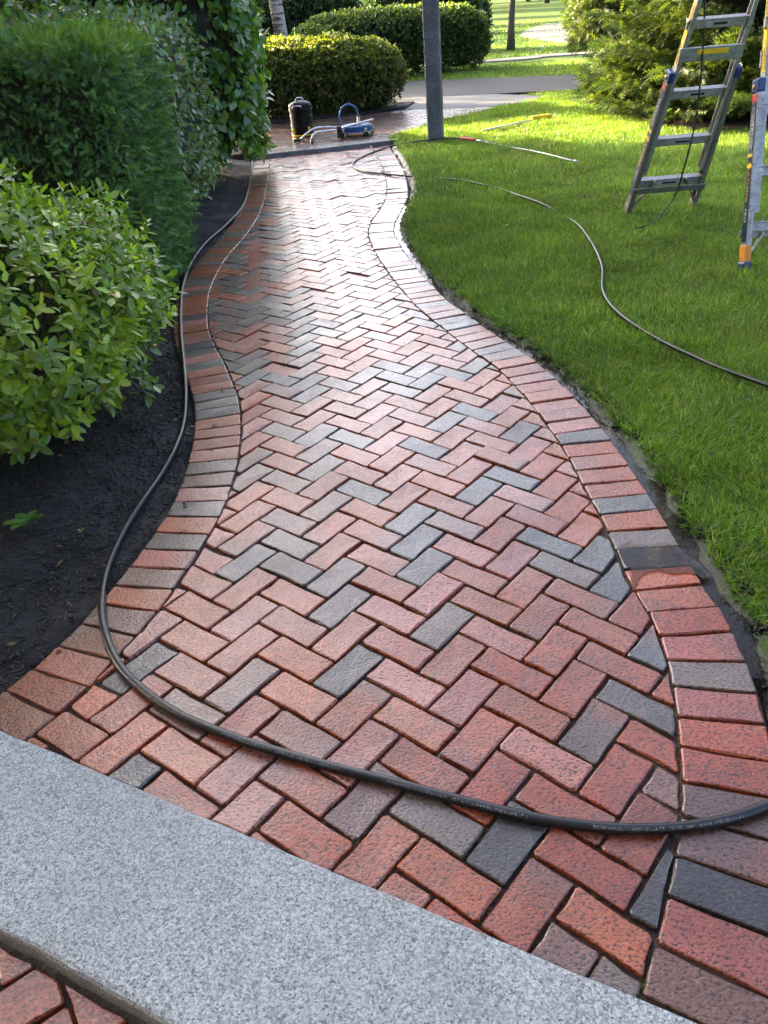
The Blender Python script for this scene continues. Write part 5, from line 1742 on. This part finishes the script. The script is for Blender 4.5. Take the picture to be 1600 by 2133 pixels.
# ------------------------------------------------------------------ stepladder (two halves leaning together)
def txt_mesh(body, size):
    cu_ = bpy.data.curves.new('lettering', 'FONT'); cu_.body = body; cu_.size = size; cu_.resolution_u = 2; cu_.align_x = 'LEFT'
    ob = bpy.data.objects.new('lettering', cu_); COL.objects.link(ob)
    me_ = bpy.data.meshes.new_from_object(ob.evaluated_get(bpy.context.evaluated_depsgraph_get()))
    COL.objects.unlink(ob); bpy.data.objects.remove(ob)
    return me_
lad = empty('stepladder', (2.4, 5.4, .03), 'scuffed aluminium multi-position stepladder with navy decals standing open on the lawn', 'ladder')
def ladder_half(A1, A2, T1, T2, out_sign, first):
    """A1,A2 feet of the two outer rails, T1,T2 their tops; out_sign: which y side is outside"""
    A1, A2, T1, T2 = map(lambda q: np.asarray(q, float), (A1, A2, T1, T2))
    along = (T1 - A1) / np.linalg.norm(T1 - A1)
    across = (A2 - A1) / np.linalg.norm(A2 - A1)
    fn = np.cross(across, along); fn /= np.linalg.norm(fn)          # face normal
    if fn[1] * out_sign < 0: fn = -fn
    L = np.linalg.norm(T1 - A1)
    pt = lambda s, t, o=0.0: (A1 + (T1 - A1) * t / L) * (1 - s) + (A2 + (T2 - A2) * t / L) * s + fn * o
    half = .56 * L
    outer_end = .98
    def channel(s, t0, t1, w, d, inward, mat, nm):
        mb = MB()
        a, b = pt(s, t0), pt(s, t1)
        ax_ = (b - a) / np.linalg.norm(b - a)
        side = across * inward
        th = .006
        mb.bar(a, b, d, th, up=side, bev=.0015)                                        # web
        for o in (-1, 1):
            mb.bar(a + fn * o * (d / 2 - th / 2) + side * w * .5, b + fn * o * (d / 2 - th / 2) + side * w * .5, w, th, up=fn, bev=.001)
        return mb.build(nm, mat, lad)
    rails = []
    for s, inw in ((0, 1), (1, -1)):
        r1 = channel(s, 0, outer_end, .030, .075, inw, M['alu_dirty'] if first else M['alu'], 'outer_rail')
        s2 = s + inw * .035 / np.linalg.norm(A2 - A1)
        channel(s2, .30, L, .026, .062, inw, M['alu'], 'inner_rail')
        rails.append(r1)
        # blue locking collar, orange band
        mb = MB(); mb.bar(pt(s, outer_end - .05) + across * inw * .012, pt(s, outer_end + .02) + across * inw * .012, .088, .045, up=across * inw, bev=.006)
        col = mb.build('collar', M['blue'], lad)
        mb = MB(); mb.bar(pt(s, outer_end - .01) - across * inw * .014 , pt(s, outer_end - .03) - across * inw * .014, .03, .01, up=across * inw, bev=.002); mb.build('pin', M['brass'], col)
        mb = MB(); mb.bar(pt(s2, 1.50) + across * inw * .008, pt(s2, 1.535) + across * inw * .008, .068, .036, up=across * inw, bev=.002); mb.build('band', M['orange'], lad)
        if not first:
            mb = MB(); mb.bar(pt(s2, 1.44) + across * inw * .008, pt(s2, 1.47) + across * inw * .008, .10, .05, up=across * inw, bev=.006); mb.build('clamp', M['grey'], lad)
            mb = MB(); mb.bar(pt(s, .03) + across * inw * .012, pt(s, .12) + across * inw * .012, .08, .037, up=across * inw, bev=.002); mb.build('foot_band', M['orange'], lad)
            mb = MB(); mb.bar(pt(s, -.03) + across * inw * .012, pt(s, .028) + across * inw * .012, .095, .055, up=across * inw, bev=.008); mb.build('foot', M['blue'], lad)
        else:
            mb = MB(); mb.bar(pt(s, -.02) + across * inw * .014, pt(s, .06) + across * inw * .014, .080, .040, up=across * inw, bev=.006); mb.build('foot', M['alu_dirty'], lad)
        # navy decal along the outside of the rail, with paler bands
        w_ = across * inw * -.0042
        mb = MB(); mb.bar(pt(s, .14) + w_, pt(s, .88) + w_, .058, .0012, up=across * inw); dec = mb.build('decal', M['navy'], r1)
        for t_ in (.545, .60):
            mb = MB(); mb.bar(pt(s, t_) + w_ * 1.3, pt(s, t_ + .018) + w_ * 1.3, .06, .0012, up=across * inw); mb.build('stripe', M['yellow'], r1)
        mb = MB(); mb.bar(pt(s, .885) + w_ * 1.15, pt(s, .92) + w_ * 1.15, .058, .0012, up=across * inw); mb.build('stripe', M['red'], r1)
        if s == 0:
            u1 = across * inw
            for body, t0_, sz, mt in (('WERNER', .64, .046, 'print'), ('MULTI-MAX', .36, .04, 'yellow'), ('PRO', .25, .04, 'print')):
                me_ = txt_mesh(body, sz)
                n_ = len(me_.vertices)
                co = np.zeros(n_ * 3); me_.vertices.foreach_get('co', co); co = co.reshape(-1, 3)
                wd = co[:, 0].max()
                base_ = pt(s, t0_ + (wd if out_sign < 0 else wd)) + w_ * 1.5
                # text reads down the rail
                yv = -fn if out_sign < 0 else -fn
                yv = np.cross(-u1, -along); 
                out_ = base_ + co[:, :1] * (-along) + (co[:, 1:2] - sz * .34) * yv
                me_.vertices.foreach_set('co', out_.astype(np.float32).ravel()); me_.update()
                me_.materials.clear(); me_.materials.append(M[mt])
                link('lettering', me_, None, dec)
            if not first:
                ring = []
                for a_ in np.linspace(0, 2 * math.pi, 30):
                    ring.append(pt(s, .73 + .13 * math.cos(a_), 0) + w_ * 1.5 + fn * .024 * math.sin(a_))
                mb = MB(); mb.tube(ring, .0012, 5, False); mb.build('oval_emblem', M['print'], dec)
            # hazard label above the collar
            mb = MB(); mb.bar(pt(s2, 1.03) + across * inw * -.0042, pt(s2, 1.40) + across * inw * -.0042, .045, .0012, up=across * inw); hz = mb.build('hazard_label', M['yellow'], lad)
            for t_ in list(np.arange(1.04, 1.14, .018)) + list(np.arange(1.28, 1.38, .018)):
                mb = MB(); mb.bar(pt(s2, t_, -.02) + across * inw * -.005, pt(s2, t_ + .02, .02) + across * inw * -.005, .006, .0008, up=across * inw); mb.build('stripe', M['black'], hz)
    # rungs
    for t_ in [.22, .52, .84] + list(np.arange(1.27, L - .1, .305)):
        mb = MB()
        mb.bar(pt(.03, t_), pt(.97, t_), .03, .052, up=along, bev=.004)
        mb.bar(pt(.03, t_ + .026, .010), pt(.97, t_ + .026, .010), .055, .008, up=along, bev=.002)
        rg = mb.build('rung', M['alu'], lad)
        if t_ < 1.3:
            mb = MB(); mb.bar(pt(.30, t_, -.0158 * out_sign * 0 + .0158), pt(.66, t_, .0158), .002, .030, up=along); mb.build('rung_label', M['grey'], rg)
            mb = MB(); mb.bar(pt(.30, t_, -.0158), pt(.66, t_, -.0158), .002, .030, up=along); rl = mb.build('rung_label', M['grey'], rg)
            mb = MB(); mb.bar(pt(.40, t_, -.0172), pt(.60, t_, -.0172), .001, .014, up=along); mb.build('slot', M['black'], rg)
    for t_, hh in ((1.10, .085),):
        mb = MB(); mb.bar(pt(.04, t_, -.03), pt(.94, t_, -.03), .02, hh, up=along, bev=.003); pl = mb.build('cross_plate', M['alu'], lad)
        mb = MB(); mb.bar(pt(.28, t_ + .015, -.0415), pt(.72, t_ + .015, -.0415), .004, .03, up=along, bev=.001); mb.build('plate_label', M['yellow'], pl)
    # stabiliser bar and braces at the foot
    mb = MB(); mb.bar(pt(-.02, .185, -.05), pt(1.02, .185, -.05), .012, .042, up=along, bev=.002); mb.build('stabiliser_bar', M['alu_dirty'] if first else M['alu'], lad)
    for s, e in ((.03, .28), (.97, .72)):
        mb = MB(); mb.bar(pt(s, .03, -.03), pt(e, .25, -.03), .010, .026, up=fn, bev=.002); mb.build('brace', M['alu_dirty'] if first else M['alu'], lad)
    if not first:
        mb = MB(); mb.bar(pt(.10, .10, -.06), pt(.10, .27, -.06), .024, .012, up=fn, bev=.003); mb.build('lever', M['yellow'], lad)
    return pt, L
g1, g2, g3 = G(1302, 442, .03), G(1434, 430, .03), G(1546, 556, .03)
TOPZ = 2.75
ap = np.array([2.36, (g1[1] + g3[1]) / 2 - .02, TOPZ])
pt1, L1 = ladder_half(g1, g1 + np.array([.53, .0, 0]), ap + np.array([.02, .04, 0]), ap + np.array([.39, .04, 0]), 1, True)
pt2, L2 = ladder_half(g3, g3 + np.array([.60, -.03, 0]), ap + np.array([-.06, -.04, 0]), ap + np.array([.39, -.04, 0]), -1, False)
for s in (-.01, .42):
    mb = MB(); c_ = ap + np.array([s, 0, 0]); mb.lathe(c_ + np.array([-.025, 0, 0]), [(.07, 0), (.07, .05)], 20, np.array([[0, 0, 1], [0, 1, 0], [-1, 0, 0]])); mb.build('hinge', M['black'], lad)
# cord hanging through the ladder
cw = [AT(1470, -180, 5.75), AT(1467, 40, 5.78), AT(1458, 180, 5.8), AT(1445, 270, 5.8), AT(1425, 350, 5.82)]
cw[4][2] = max(cw[4][2], .2)
cg = [G(1405, 410, .17), G(1375, 448, .07), G(1346, 470, .05), G(1322, 476, .04)]
mb = MB(); mb.tube(catmull(cw + cg, .03), .0062, 8); mb.build('power_cord', M['rubber'], label='black cord hanging down through the stepladder onto the grass', cat='cord')
